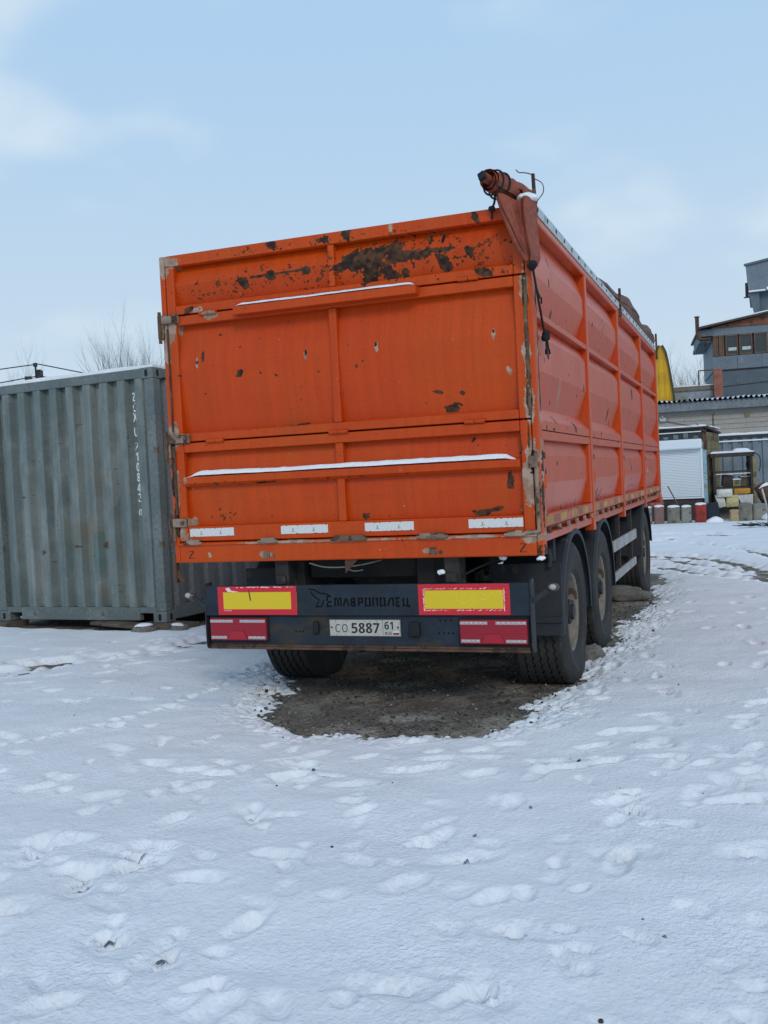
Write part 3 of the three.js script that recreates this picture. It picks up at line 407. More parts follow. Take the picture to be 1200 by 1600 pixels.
// sides: four bays of three tiers, each a bulged sheet between ribs
const RIBZ = [-0.12, -2.08, -4.07, -6.17, -8.12];
for (const s of [1, -1]) {
  for (let b = 0; b < 4; b++) {
    const z0 = RIBZ[b] - (b ? 0.045 : 0.002), z1 = RIBZ[b + 1] + 0.045;
    sidePart('side_sheet', profSheet(z0, z1, [[2.478, 0.085], [2.484, 0.08], [2.70, 0.014], [2.83, 0.014], [3.012, 0.075], [3.02, 0.08]], s, b + 20 + s));
    sidePart('side_sheet', profSheet(z0, z1, [[1.818, 0.012], [1.90, 0.072], [2.12, 0.014], [2.34, 0.014], [2.436, 0.06], [2.44, 0.064]], s, b + 30 + s));
    const d = sidePart('side_door', profSheet(z0 - 0.06, z1 + 0.06, [[1.235, 0.07], [1.24, 0.066], [1.43, 0.026], [1.60, 0.026], [1.694, 0.055], [1.70, 0.06]], s, b + 40 + s));
    const zz0 = z0 - 0.004, zz1 = z1 + 0.004;
    sidePart('door_frame', [BX(s * 1.2, s * 1.270, 1.698, 1.752, zz1, zz0), BX(s * 1.2, s * 1.270, 1.165, 1.238, zz1, zz0)], d); sidePart('door_frame', BX(s * 1.2, s * 1.2695, 1.239, 1.697, zz0 - 0.062, zz0), d); sidePart('door_frame', BX(s * 1.2, s * 1.2695, 1.239, 1.697, zz1, zz1 + 0.062), d);
    if (s > 0) { // yellow and red contour marking, tarp hooks, hinge
      const n = 8, L = (z0 - z1 - 0.06) / n;
      for (let i = 0; i < n; i++) part(d, 'marker_tape', BX(1.2705, 1.2725, 1.178, 1.226, z0 - 0.03 - i * L, z0 - 0.03 - (i + 1) * L, 0), i % 2 ? mat(178, 92, 70, 0.6) : mat(190, 142, 62, 0.6));
      for (let i = 0; i < 6; i++) { const z = lerp(z0 - 0.1, z1 + 0.1, i / 5); sidePart('hook', [BX(1.26, 1.282, 1.128, 1.160, z - 0.02, z + 0.02), rod([1.283, 1.128, z - 0.02], [1.283, 1.128, z + 0.05], 0.007)], d, WORN); }
      sidePart('hinge', rod([1.276, 1.40, z0 - 0.004], [1.276, 1.48, z0 - 0.004], 0.012), d); sidePart('hinge', rod([1.276, 1.58, z0 - 0.004], [1.276, 1.62, z0 - 0.004], 0.010), d, RUSTY);
    }
  }
  for (const z of RIBZ.slice(1)) { sidePart('rib', BX(s * 1.17, s * 1.279, 1.12, 3.03, z - 0.042, z + 0.042, 0.008)); if (s > 0) sidePart('rib_foot', BX(1.2, 1.276, 1.02, 1.119, z - 0.05, z + 0.05)); }
  sidePart('waist_rail', [0, 1, 2, 3].map((b) => BX(s * 1.19, s * 1.272, 2.44, 2.478, RIBZ[b + 1] + 0.043, RIBZ[b] - (b ? 0.043 : 0.001))));
  sidePart('mid_rail', [0, 1, 2, 3].map((b) => BX(s * 1.19, s * 1.268, 1.758, 1.818, RIBZ[b + 1] + 0.043, RIBZ[b] - (b ? 0.043 : 0.001))));
  sidePart('side_sill', BX(s * 1.16, s * 1.262, 1.07, 1.124, -8.16, -0.122, 0.01));
  sidePart('top_rail', BX(s * 1.17, s * 1.28, 3.022, 3.09, -8.2, -0.122, 0.012));
  sidePart('inner_wall', BX(s * 1.165, s * 1.185, 1.08, 3.02, -8.15, -0.125, 0));
}
sidePart('front_wall', BX(-1.275, 1.275, 1.0, 3.05, -8.24, -8.205));
part(trailer, 'floor', BX(-1.16, 1.16, 1.04, 1.1, -8.2, -0.105, 0), CHASSIS);
rearPart('inner_wall', BX(-1.16, 1.16, 1.1, 3.01, -0.123, -0.11, 0));

// tarpaulin: pale edge strip with eyelets, the roll along the right edge, the gathered end
const EDGE = patchy(S(186, 194, 194), S(172, 182, 184), S(136, 144, 146), 4, 111, { rough: 0.7, t: 0.5 });
const tarp = part(trailer, 'tarpaulin', (() => {
  const n = 90, m = 16, pos = [], idx = [];
  for (let i = 0; i <= n; i++) { const t = i / n, z = lerp(-0.02, -8.1, t); const grow = 0.062 + 0.075 * smooth(0.36, 0.55, t) + 0.03 * Math.sin(t * 21) * smooth(0.35, 0.5, t) * smooth(1, 0.9, t); const cy = 3.105 + grow * 0.75, cx = 1.20 - grow * 0.35;
    for (let k = 0; k <= m; k++) { const a = k / m * Math.PI * 2, r = grow * (1 + 0.12 * noise(a * 2.1 + z * 1.3, z * 2.1) + 0.06 * Math.sin(a * 3 + z * 5)); pos.push(cx + r * Math.cos(a) * 1.0, cy + r * Math.sin(a) * (t > 0.4 ? 1.05 : 0.85), z); } }
  for (let i = 0; i < n; i++) for (let k = 0; k < m; k++) { const a = i * (m + 1) + k, b = a + 1, c = a + m + 1, d = c + 1; idx.push(a, c, b, b, c, d); }
  const g = new THREE.BufferGeometry(); g.setAttribute('position', new THREE.Float32BufferAttribute(pos, 3)); g.setIndex(idx); g.computeVertexNormals(); return g;
})(), TARPB);
part(tarp, 'edge_strip', BX(1.2815, 1.287, 3.066, 3.128, -8.18, -0.06, 0.001), EDGE);
for (let i = 0; i < 26; i++) { const z = -0.22 - i * 0.305; const g = new THREE.CylinderGeometry(0.014, 0.014, 0.004, 10); g.rotateZ(Math.PI / 2); g.translate(1.289, 3.10, z); part(tarp, 'eyelet', g, BLACK); }
{ // roll end sticking out at the rear corner: layered cloth round a square tube, black straps
  const ax = [[1.075, 3.222, 0.13], [1.15, 3.19, -0.06], [1.20, 3.165, -0.26]];
  const cv = new THREE.CatmullRomCurve3(ax.map((p) => V(...p)));
  const n = 22, m = 40, pos = [], idx = [], fr = cv.computeFrenetFrames(n); // spiral cloth
  for (let i = 0; i <= n; i++) { const c = cv.getPointAt(i / n), N = V(0, 1, 0).cross(fr.tangents[i]).normalize(), Bv = fr.tangents[i].clone().cross(N); for (let k = 0; k <= m; k++) { const a = k / m * Math.PI * 2 * 2.6, r = (0.036 + 0.034 * k / m) * (1 + 0.07 * noise(a * 1.5, i * 0.5) + 0.05 * smooth(0.3, 0, i / n) * Math.sin(a * 2)) * (1 + 0.25 * i / n); const q = c.clone().addScaledVector(N, r * Math.cos(a)).addScaledVector(Bv, r * Math.sin(a)).addScaledVector(fr.tangents[i], i === 0 ? 0.012 * Math.sin(a * 1.3) : 0); pos.push(q.x, q.y, q.z); } }
  for (let i = 0; i < n; i++) for (let k = 0; k < m; k++) { const a = i * (m + 1) + k, b = a + 1, c = a + m + 1, d = c + 1; idx.push(a, c, b, b, c, d); }
  const g = new THREE.BufferGeometry(); g.setAttribute('position', new THREE.Float32BufferAttribute(pos, 3)); g.setIndex(idx); g.computeVertexNormals(); part(tarp, 'roll', g, TARP);
  const dir = V(...ax[0]).sub(V(...ax[1])).normalize(), A = V(...ax[0]), e = A.clone().addScaledVector(dir, 0.075), b0 = A.clone().addScaledVector(dir, -0.2);
  part(tarp, 'square_tube', [bar(b0.toArray(), e.toArray(), 0.044, 0.044)], TARP); const e2 = e.clone().addScaledVector(dir, 0.004); part(tarp, 'tube_hollow', [bar(e.clone().addScaledVector(dir, -0.03).toArray(), e2.toArray(), 0.046, 0.046)], BLACK);  // black end piece: the shade inside the hollow tube, put in as colour
  for (const [t, r] of [[0.12, 0.074], [0.26, 0.078]]) { const tg = new THREE.TorusGeometry(r * 1.0, 0.006, 6, 30); tg.applyQuaternion(new THREE.Quaternion().setFromUnitVectors(V(0, 0, 1), cv.getTangentAt(t))); const c = cv.getPointAt(t); tg.translate(c.x, c.y, c.z); part(tarp, 'strap', tg, ROPE); }
  part(tarp, 'strap_end', [tube([[1.10, 3.155, 0.09], [1.085, 3.11, 0.05], [1.06, 3.075, 0.02], [1.058, 3.02, 0.014]], 0.007), lumpy(new THREE.SphereGeometry(0.02, 10, 8), 0.006, 50, 2).translate(1.062, 3.085, 0.025)], ROPE);
  part(tarp, 'snow_cap', lumpy(new THREE.SphereGeometry(0.06, 14, 10).scale(1.1, 0.45, 1.2), 0.008, 22, 4).translate(1.262, 3.13, -0.05), SNOW);
  // hanging corner of the cloth, gathered to a point
  const outer = (u, v) => { // u across 0..1, v down 0..1
    const L = [lerp(1.10, 1.272, v), lerp(3.145, 2.735, v)], R = [lerp(1.296, 1.304, Math.min(1, v * 1.3)) - 0.022 * smooth(0.85, 1, v), lerp(3.105, 2.73, v)];
    const f = 0.036 * Math.sin(u * 7.5 + v * 1.2) * (1 - v * 0.75) + 0.02 * Math.sin(u * 15 + 1 + v * 2) * (1 - v) + 0.012 * fbm(u * 5, v * 4, 2);
    const wrap = smooth(0.72, 1, u); return [lerp(L[0], R[0], u) + 0.014 * wrap, lerp(L[1], R[1], u) + (v < 0.05 ? 0.012 * Math.sin(u * 9) : 0), 0.045 + 0.045 * Math.sin(Math.PI * clamp(v * 0.9 + 0.1)) + f - 0.16 * wrap * wrap - 0.02 * smooth(0.1, 0, u)];
  };
  const N = 40, M = 34, P = [], I = [];
  for (const th of [0, -0.006]) for (let j = 0; j <= M; j++) for (let i = 0; i <= N; i++) { const q = outer(i / N, j / M); P.push(q[0], q[1], Math.max(q[2], i / N > 0.9 ? -1 : 0.012) + th); }
  const o2 = (N + 1) * (M + 1); for (let j = 0; j < M; j++) for (let i = 0; i < N; i++) { const a = j * (N + 1) + i, b = a + 1, c = a + N + 1, d = c + 1; I.push(a, c, b, b, c, d, a + o2, b + o2, c + o2, b + o2, d + o2, c + o2); }
  const hg = new THREE.BufferGeometry(); hg.setAttribute('position', new THREE.Float32BufferAttribute(P, 3)); hg.setIndex(I); hg.computeVertexNormals(); part(tarp, 'hanging_corner', hg, TARP);
  part(tarp, 'fold', tube([[1.115, 3.12, 0.07], [1.16, 2.98, 0.085], [1.21, 2.85, 0.08], [1.262, 2.745, 0.05]], 0.014, 20, 7), TARP);
  part(tarp, 'binding', [lumpy(new THREE.SphereGeometry(0.03, 12, 10).scale(1, 0.8, 1), 0.006, 40, 3).translate(1.294, 2.715, 0.05), tube([[1.294, 2.73, 0.075], [1.27, 2.71, 0.06], [1.29, 2.69, 0.03], [1.315, 2.72, 0.05], [1.294, 2.73, 0.075]], 0.008)], ROPE);
  part(tarp, 'rope', [tube([[1.294, 2.71, 0.05], [1.30, 2.6, 0.0], [1.298, 2.46, -0.12], [1.294, 2.33, -0.25]], 0.007), tube([[1.296, 2.62, 0.01], [1.30, 2.55, -0.1], [1.29, 2.56, -0.2], [1.285, 2.53, -0.22]], 0.005), lumpy(new THREE.SphereGeometry(0.035, 12, 10).scale(0.6, 1.1, 1), 0.014, 45, 6).translate(1.298, 2.33, -0.26), tube([[1.297, 2.32, -0.26], [1.30, 2.27, -0.28], [1.295, 2.25, -0.26], [1.29, 2.23, -0.28]], 0.009), tube([[1.297, 2.31, -0.26], [1.30, 2.25, -0.34], [1.294, 2.24, -0.38]], 0.005)], ROPE);
}
part(trailer, 'stanchion', [rod([1.298, 3.03, -0.1], [1.292, 3.285, -0.1], 0.013, 0.011), tube([[1.292, 3.28, -0.1], [1.25, 3.292, -0.08], [1.215, 3.295, -0.06], [1.20, 3.31, -0.05]], 0.0035), tube([[1.292, 3.26, -0.1], [1.345, 3.22, -0.1], [1.35, 3.17, -0.1], [1.31, 3.12, -0.1]], 0.003)], RUSTY);
part(trailer, 'stanchion', rod([1.296, 2.99, -4.2], [1.294, 3.27, -4.2], 0.013), RUSTY); part(trailer, 'stanchion', rod([1.296, 2.95, -8.15], [1.294, 3.3, -8.15], 0.013), RUSTY);

// rear bumper: upper plate with cut lettering, lower set-back plate, lip
const bumperTex = canvasTex(1792, 336, (g, w, h) => {
  const r = rng(77); g.fillStyle = '#2b343e'; g.fillRect(0, 0, w, h);
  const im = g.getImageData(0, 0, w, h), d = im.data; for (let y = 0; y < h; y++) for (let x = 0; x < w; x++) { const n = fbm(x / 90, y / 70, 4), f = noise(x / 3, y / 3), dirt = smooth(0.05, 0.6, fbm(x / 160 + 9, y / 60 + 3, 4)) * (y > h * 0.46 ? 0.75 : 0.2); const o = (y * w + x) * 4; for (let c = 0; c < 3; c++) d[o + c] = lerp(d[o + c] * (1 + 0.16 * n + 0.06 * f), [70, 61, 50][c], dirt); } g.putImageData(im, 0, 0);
  for (let i = 0; i < 130; i++) { g.strokeStyle = `rgba(${120 + 60 * r()},${120 + 50 * r()},${120 + 40 * r()},${0.08 + 0.14 * r()})`; g.lineWidth = 0.6 + r(); const x = r() * w, y = r() * h * 0.5, L = 10 + 50 * r(), a = r() < 0.6 ? 0.8 : 2.4; g.beginPath(); g.moveTo(x, y); g.lineTo(x + L * Math.cos(a), y + L * Math.sin(a)); g.stroke(); }
  const fx = (x) => (x + 1.058) / 2.241 * w, fy = (y) => (0.838 - y) / 0.418 * h;
  // lettering: stencil strokes
  g.strokeStyle = '#020202'; g.fillStyle = '#020202'; g.lineWidth = 9.5; g.lineCap = 'butt'; g.lineJoin = 'miter';
  const lw = 0.041, y0 = 0.700, y1 = 0.752; let x = -0.160;
  const L = (...p) => { g.beginPath(); p.forEach((q, i) => { const X = fx(x + q[0] * lw), Y = fy(lerp(y0, y1, q[1])); i ? g.lineTo(X, Y) : g.moveTo(X, Y); }); g.stroke(); };
  const E = () => { L([0.75, 0.98], [0.2, 0.98], [0.2, 0.62]); L([0.2, 0.5], [0.2, 0.02], [0.75, 0.02]); L([0.3, 0.5], [0.65, 0.5]); };
  L([0.9, 1.25], [0.3, 1.25], [0.15, 1.05], [0.15, 0.6]); L([0.15, 0.45], [0.15, 0.0], [0.95, 0.0]); L([0.25, 0.55], [0.9, 0.55]); x += lw * 1.5;
  const letters = {
    T: () => { L([0.0, 0], [0.0, 0.95], [0.4, 0.95]); L([0.5, 0], [0.5, 0.9]); L([0.6, 0.95], [1.0, 0.95], [1.0, 0]); }, A: () => { L([0.0, 0], [0.4, 0.95]); L([0.55, 0.95], [0.9, 0]); },
    B: () => { L([0.1, 0], [0.1, 1]); L([0.2, 0.95], [0.65, 0.95], [0.65, 0.6], [0.25, 0.52]); L([0.25, 0.45], [0.7, 0.4], [0.7, 0.05], [0.2, 0.05]); }, R: () => { L([0.1, 0], [0.1, 1]); L([0.2, 0.95], [0.75, 0.95], [0.75, 0.5], [0.25, 0.45]); },
    O: () => { L([0.35, 0.95], [0.05, 0.95], [0.05, 0.05], [0.35, 0.05]); L([0.5, 0.95], [0.75, 0.95], [0.75, 0.05], [0.5, 0.05]); }, P: () => { L([0.05, 0], [0.05, 0.95], [0.35, 0.95]); L([0.48, 0.95], [0.75, 0.95], [0.75, 0]); },
    L: () => { L([0.0, 0], [0.4, 0.95]); L([0.5, 0.95], [0.9, 0.95], [0.9, 0]); }, E, C: () => { L([0.1, 1], [0.1, 0.05], [0.4, 0.05]); L([0.5, 0.05], [0.75, 0.05], [0.75, 1]); L([0.75, 0.05], [1.0, 0.05], [1.0, -0.2]); },
  };
  for (const k of ['T', 'A', 'B', 'R', 'O', 'P', 'O', 'L', 'E', 'C']) { letters[k](); x += lw * (k === 'T' ? 1.42 : 1.24); }
  // the eagle-wing mark in front of the word
  g.lineWidth = 7; x = 0; const W = (pts) => { g.beginPath(); pts.forEach(([a, b], i) => (i ? g.lineTo(fx(a), fy(b)) : g.moveTo(fx(a), fy(b)))); g.stroke(); };
  W([[-0.285, 0.815], [-0.235, 0.806], [-0.205, 0.786], [-0.17, 0.782], [-0.145, 0.775], [-0.138, 0.758]]); W([[-0.27, 0.800], [-0.255, 0.775], [-0.235, 0.757], [-0.215, 0.748], [-0.21, 0.735]]); W([[-0.215, 0.73], [-0.235, 0.697], [-0.2, 0.697], [-0.186, 0.715], [-0.18, 0.74]]);
  // drain holes and stains on the lower plate
  for (const [hx, hy] of [[-0.40, 0.53], [-0.375, 0.53], [-0.35, 0.53], [0.60, 0.605], [0.635, 0.605], [0.67, 0.605], [0.59, 0.525], [0.62, 0.525], [0.65, 0.525], [0.68, 0.525]]) { g.beginPath(); g.arc(fx(hx), fy(hy), 5, 0, 7); g.fill(); }
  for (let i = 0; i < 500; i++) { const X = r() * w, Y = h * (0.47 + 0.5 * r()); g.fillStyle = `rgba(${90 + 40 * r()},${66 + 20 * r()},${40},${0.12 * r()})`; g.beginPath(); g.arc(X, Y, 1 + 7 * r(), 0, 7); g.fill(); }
});
const uvBump = (g0) => { const g = clean(g0), p = g.attributes.position, uv = g.attributes.uv; for (let i = 0; i < p.count; i++) uv.setXY(i, clamp((p.getX(i) + 1.058) / 2.241, 0.002, 0.998), clamp((p.getY(i) - 0.42) / 0.418, 0.004, 0.996)); return g; };
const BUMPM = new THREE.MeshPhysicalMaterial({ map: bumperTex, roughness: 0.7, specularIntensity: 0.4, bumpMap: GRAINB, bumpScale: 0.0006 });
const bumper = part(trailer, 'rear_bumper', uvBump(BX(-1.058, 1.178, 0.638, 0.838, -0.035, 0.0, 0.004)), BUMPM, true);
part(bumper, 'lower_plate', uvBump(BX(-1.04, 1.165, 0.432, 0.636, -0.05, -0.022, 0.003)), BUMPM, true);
part(bumper, 'lip', [BX(-1.04, 1.168, 0.414, 0.430, -0.07, 0.012, 0.003), bar([-1.04, 0.436, -0.021], [1.165, 0.436, -0.021], 0.012, 0.03)], RUSTY);
{ const sh = new THREE.Shape(); sh.moveTo(-0.08, 0.86); sh.lineTo(0.0, 0.86); sh.quadraticCurveTo(0.022, 0.84, 0.022, 0.80); sh.lineTo(0.006, 0.74); sh.lineTo(0.02, 0.7); sh.lineTo(0.02, 0.45); sh.quadraticCurveTo(0.015, 0.412, -0.02, 0.412); sh.lineTo(-0.08, 0.412);
  const g = new THREE.ExtrudeGeometry(sh, { depth: 0.008, bevelEnabled: false }); g.rotateY(-Math.PI / 2); g.translate(1.19, 0, 0); part(bumper, 'end_plate', g, DARKM);
  const g2 = new THREE.ExtrudeGeometry(sh, { depth: 0.008, bevelEnabled: false }); g2.rotateY(-Math.PI / 2); g2.translate(-1.06, -0.005, -0.02); part(bumper, 'end_plate', g2, DARKM); }
for (const [x, w] of [[0.68, 0.1], [-0.5, 0.1]]) part(bumper, 'mount', [BX(x - w / 2, x + w / 2, 0.80, 1.0, -0.2, -0.06), BX(x - w * 0.35, x + w * 0.35, 0.84, 0.90, -0.06, -0.036)], CHASSIS);
// reflector boards
const boardTex = (seed, worn) => canvasTex(512, 176, (g, w, h) => {
  const r = rng(seed); g.fillStyle = '#d01f30'; g.fillRect(0, 0, w, h); g.fillStyle = '#e2c31c'; g.fillRect(w * 0.07, h * 0.2, w * 0.86, h * 0.6);
  for (let i = 0; i < 900; i++) { g.fillStyle = `rgba(${r() < 0.5 ? '255,225,90' : '150,120,20'},${0.08 * r()})`; g.fillRect(w * (0.07 + 0.86 * r()), h * (0.2 + 0.58 * r()), 3, 3); }
  g.lineCap = 'round';
  if (worn) for (let i = 0; i < 170; i++) { const side = Math.floor(r() * 4), t = r(); const x = side < 2 ? w * (0.06 + 0.88 * t) : w * (side === 2 ? 0.06 : 0.94), y = side < 2 ? h * (side ? 0.86 : 0.16) : h * (0.18 + 0.7 * t); g.strokeStyle = `rgba(238,232,226,${0.5 + 0.5 * r()})`; g.lineWidth = 1 + 3.5 * r(); const L = 5 + 16 * r(), a = side < 2 ? 0.5 + 0.5 * r() : 1.2 + 0.6 * r(); g.beginPath(); g.moveTo(x, y); g.lineTo(x + L * Math.cos(a), y - L * 0.5 * Math.sin(a)); g.stroke(); }
  if (worn) for (let i = 0; i < 40; i++) { g.strokeStyle = `rgba(240,234,200,${0.2 + 0.4 * r()})`; g.lineWidth = 1 + 2 * r(); const x = w * (0.4 + 0.4 * r()), y = h * (0.25 + 0.5 * r()); g.beginPath(); g.moveTo(x, y); g.lineTo(x + 26 * (r() - 0.3), y + 22 * (r() - 0.3)); g.stroke(); }
  if (!worn) { g.fillStyle = '#e4ded8'; g.beginPath(); g.moveTo(w * 0.1, h * 0.06); g.lineTo(w * 0.15, h * 0.03); g.lineTo(w * 0.18, h * 0.14); g.lineTo(w * 0.29, h * 0.19); g.lineTo(w * 0.2, h * 0.2); g.lineTo(w * 0.13, h * 0.18); g.fill(); for (let i = 0; i < 26; i++) g.fillRect(w * (0.2 + 0.75 * r()), h * 0.01 + 3 * r(), 6 + 18 * r(), 2 + 3 * r()); for (let i = 0; i < 5; i++) g.fillRect(w * (0.08 + 0.1 * i / 5), h * 0.83, 5, 6); g.strokeStyle = '#3a3218'; g.lineWidth = 8; g.beginPath(); g.moveTo(w * 0.405, h * 0.14); g.lineTo(w * 0.42, h * 0.48); g.stroke(); }
});
texPlate(bumper, 'reflector_board', -0.958, -0.371, 0.644, 0.834, 0.001, boardTex(3, false), 0.4);
texPlate(bumper, 'reflector_board', 0.472, 1.056, 0.644, 0.836, 0.001, boardTex(4, true), 0.4);
// number plate
texPlate(bumper, 'number_plate', -0.153, 0.338, 0.503, 0.612, -0.018, canvasTex(1024, 228, (g, w, h) => {
  const r = rng(9); g.fillStyle = '#bcb8ae'; g.fillRect(0, 0, w, h); for (let i = 0; i < 1600; i++) { g.fillStyle = `rgba(${r() < 0.6 ? '110,100,88' : '225,222,216'},${0.10 * r()})`; g.beginPath(); g.arc(r() * w, r() * h, 2 + 14 * r(), 0, 7); g.fill(); }
  g.strokeStyle = '#20201f'; g.lineWidth = 5; g.strokeRect(4, 4, w - 8, h - 8); g.beginPath(); g.moveTo(w * 0.755, 4); g.lineTo(w * 0.755, h - 4); g.stroke();
  g.fillStyle = '#1b1b1c'; g.textBaseline = 'alphabetic'; g.font = 'bold 148px sans-serif'; const put = (s, x, y, sx, f) => { g.save(); g.font = f; g.translate(x, y); g.scale(sx, 1); g.fillText(s, 0, 0); g.restore(); };
  put('C', 78, 172, 0.86, '150px sans-serif'); put('O', 176, 172, 0.86, '150px sans-serif'); put('5887', 312, 184, 1.0, 'bold 190px sans-serif'); put('61', 790, 134, 0.92, 'bold 146px sans-serif'); put('RUS', 796, 206, 1, 'bold 54px sans-serif');
  g.fillStyle = '#e6e4e0'; g.fillRect(916, 160, 84, 16); g.fillStyle = '#33405e'; g.fillRect(916, 176, 84, 14); g.fillStyle = '#9a2f38'; g.fillRect(916, 188, 84, 18);
  g.fillStyle = '#30302e'; for (const x of [34, 986]) { g.beginPath(); g.arc(x, 108, 14, 0, 7); g.fill(); } g.strokeStyle = 'rgba(40,36,30,.6)'; g.lineWidth = 6; for (const x of [90, 690]) { g.beginPath(); g.moveTo(x, 0); g.lineTo(x + 8, 40); g.stroke(); g.beginPath(); g.moveTo(x + 10, h); g.lineTo(x + 14, h - 40); g.stroke(); }
}), 0.55);
part(bumper, 'plate_lamp', [BX(0.40, 0.47, 0.505, 0.60, -0.021, 0.012, 0.01)], BLACK); part(bumper, 'plate_lamp', [BX(-0.265, -0.225, 0.52, 0.60, -0.021, 0.008, 0.01)], BLACK);
// tail lights
const LENS = new THREE.MeshPhysicalMaterial({ roughness: 0.4 }); LENS.color.setRGB(0.31, 0.006, 0.02);
const LENS2 = new THREE.MeshPhysicalMaterial({ roughness: 0.4 }); LENS2.color.setRGB(0.40, 0.008, 0.024);
const CLEAR = new THREE.MeshPhysicalMaterial({ roughness: 0.2, clearcoat: 0.5 }); CLEAR.color.setRGB(0.42, 0.36, 0.36);
const LED = new THREE.MeshPhysicalMaterial({ roughness: 0.15, metalness: 0.6 }); LED.color.setRGB(0.6, 0.58, 0.57);
for (const [x0, x1, y0, y1] of [[-1.027, -0.602, 0.470, 0.622], [0.732, 1.158, 0.462, 0.615]]) {
  const w = x1 - x0, t = part(bumper, 'tail_light', BX(x0, x1, y0, y1, -0.021, 0.012, 0.012), LENS);
  part(t, 'housing', BX(x0 - 0.008, x1 + 0.008, y0 - 0.008, y1 + 0.008, -0.0215, -0.004, 0.006), BLACK);
  part(t, 'rib', [BX(x0 + 0.006, x1 - 0.006, (y0 + y1) / 2 - 0.003, (y0 + y1) / 2 + 0.003, 0.010, 0.015, 0.001), BX(x0 + 0.006, x1 - 0.006, y0 + 0.036, y0 + 0.039, 0.010, 0.014, 0.001), BX(x0 + 0.006, x1 - 0.006, y1 - 0.039, y1 - 0.036, 0.010, 0.014, 0.001)], LENS2);
  const tri = new THREE.Shape(); tri.moveTo(-0.07, -0.02); tri.lineTo(0.07, -0.02); tri.lineTo(0.045, 0.035); tri.lineTo(-0.045, 0.035); part(t, 'reflector', new THREE.ExtrudeGeometry(tri, { depth: 0.006, bevelEnabled: false }).translate((x0 + x1) / 2, y0 + 0.03, 0.0125), LENS2);
  for (const [a, b, y, n] of [[0.01, 0.42, y1 - 0.030, 6], [0.54, 0.985, y1 - 0.030, 6], [0.02, 0.30, y0 + 0.012, 4], [0.68, 0.98, y0 + 0.012, 4]]) {
    const c = part(t, 'clear_lens', BX(x0 + w * a, x0 + w * b, y, y + 0.020, 0.0105, 0.0155, 0.003), CLEAR);
    part(c, 'diode_row', Array.from({ length: n }, (_, i) => { const q = new THREE.SphereGeometry(0.0075, 8, 6); q.scale(1, 1, 0.4); q.translate(x0 + w * lerp(a, b, (i + 0.5) / n), y + 0.010, 0.0155); return q; }), LED);
  }
}
// side marker lamps on arms
for (const [x, y, s] of [[1.19, 0.725, 1], [-1.06, 0.69, -1]]) { const a = part(bumper, 'marker_arm', [bar([x, y, -0.02], [x + s * 0.10, y + 0.07, -0.02], 0.032, 0.02)], DARKM); const g = lumpy(new THREE.SphereGeometry(0.034, 14, 10).scale(1.2, 0.75, 1), 0.001, 20, 1); g.translate(x + s * 0.125, y + 0.085, -0.02); part(a, 'lamp', g, mat(84, 76, 66, 0.3)); const l = new THREE.SphereGeometry(0.022, 12, 8); l.scale(1, 0.8, 0.6); l.translate(x + s * 0.13, y + 0.088, 0.008); part(a, 'lens', l, CLEAR); }

// running gear
for (const s of [-1, 1]) part(trailer, 'chassis_rail', [BX(s * 0.40, s * 0.52, 0.78, 1.035, -8.0, -0.2, 0.008)], CHASSIS);
part(trailer, 'cross_member', [BX(-0.38, 0.38, 0.86, 1.0, -0.34, -0.26)], CHASSIS); part(trailer, 'cross_member', [BX(-0.38, 0.38, 0.8, 0.9, -1.95, -1.8)], CHASSIS); part(trailer, 'cross_member', [BX(-1.15, 1.15, 0.97, 1.035, -3.4, -3.3)], CHASSIS);
part(trailer, 'rear_beam', [BX(-0.30, 0.38, 0.845, 0.925, -0.52, -0.42, 0.03)], RUSTY);
{ const g = new THREE.CapsuleGeometry(0.13, 0.62, 8, 18); g.rotateZ(Math.PI / 2); g.translate(0.1, 0.87, -0.85); part(trailer, 'air_tank', g, CHASSIS); }
part(trailer, 'gusset', [(() => { const sh = new THREE.Shape(); sh.moveTo(0, 0); sh.lineTo(0.09, 0); sh.lineTo(0, -0.09); return new THREE.ExtrudeGeometry(sh, { depth: 0.008, bevelEnabled: false }).translate(-0.02, 1.0, -0.02); })()], RUSTY);
part(trailer, 'cable', [tube([[-0.28, 0.98, -0.03], [-0.18, 0.955, -0.02], [-0.05, 0.95, -0.02], [0.1, 0.965, -0.03], [0.22, 0.99, -0.05]], 0.005), tube([[-0.02, 0.95, -0.02], [0.03, 0.925, -0.02], [0.1, 0.93, -0.02]], 0.004)], mat(120, 116, 108, 0.8));
part(trailer, 'cable', [tube([[0.70, 0.86, -0.1], [0.85, 0.93, -0.12], [1.0, 0.985, -0.15]], 0.008), tube([[-0.6, 0.99, -0.2], [-0.3, 0.86, -0.4], [0, 0.84, -0.7], [0.3, 0.9, -0.9]], 0.012)], ROPE);
part(trailer, 'mud_skirt', [BX(-0.72, -0.54, 0.86, 1.0, -0.5, -0.46)], DARKM);
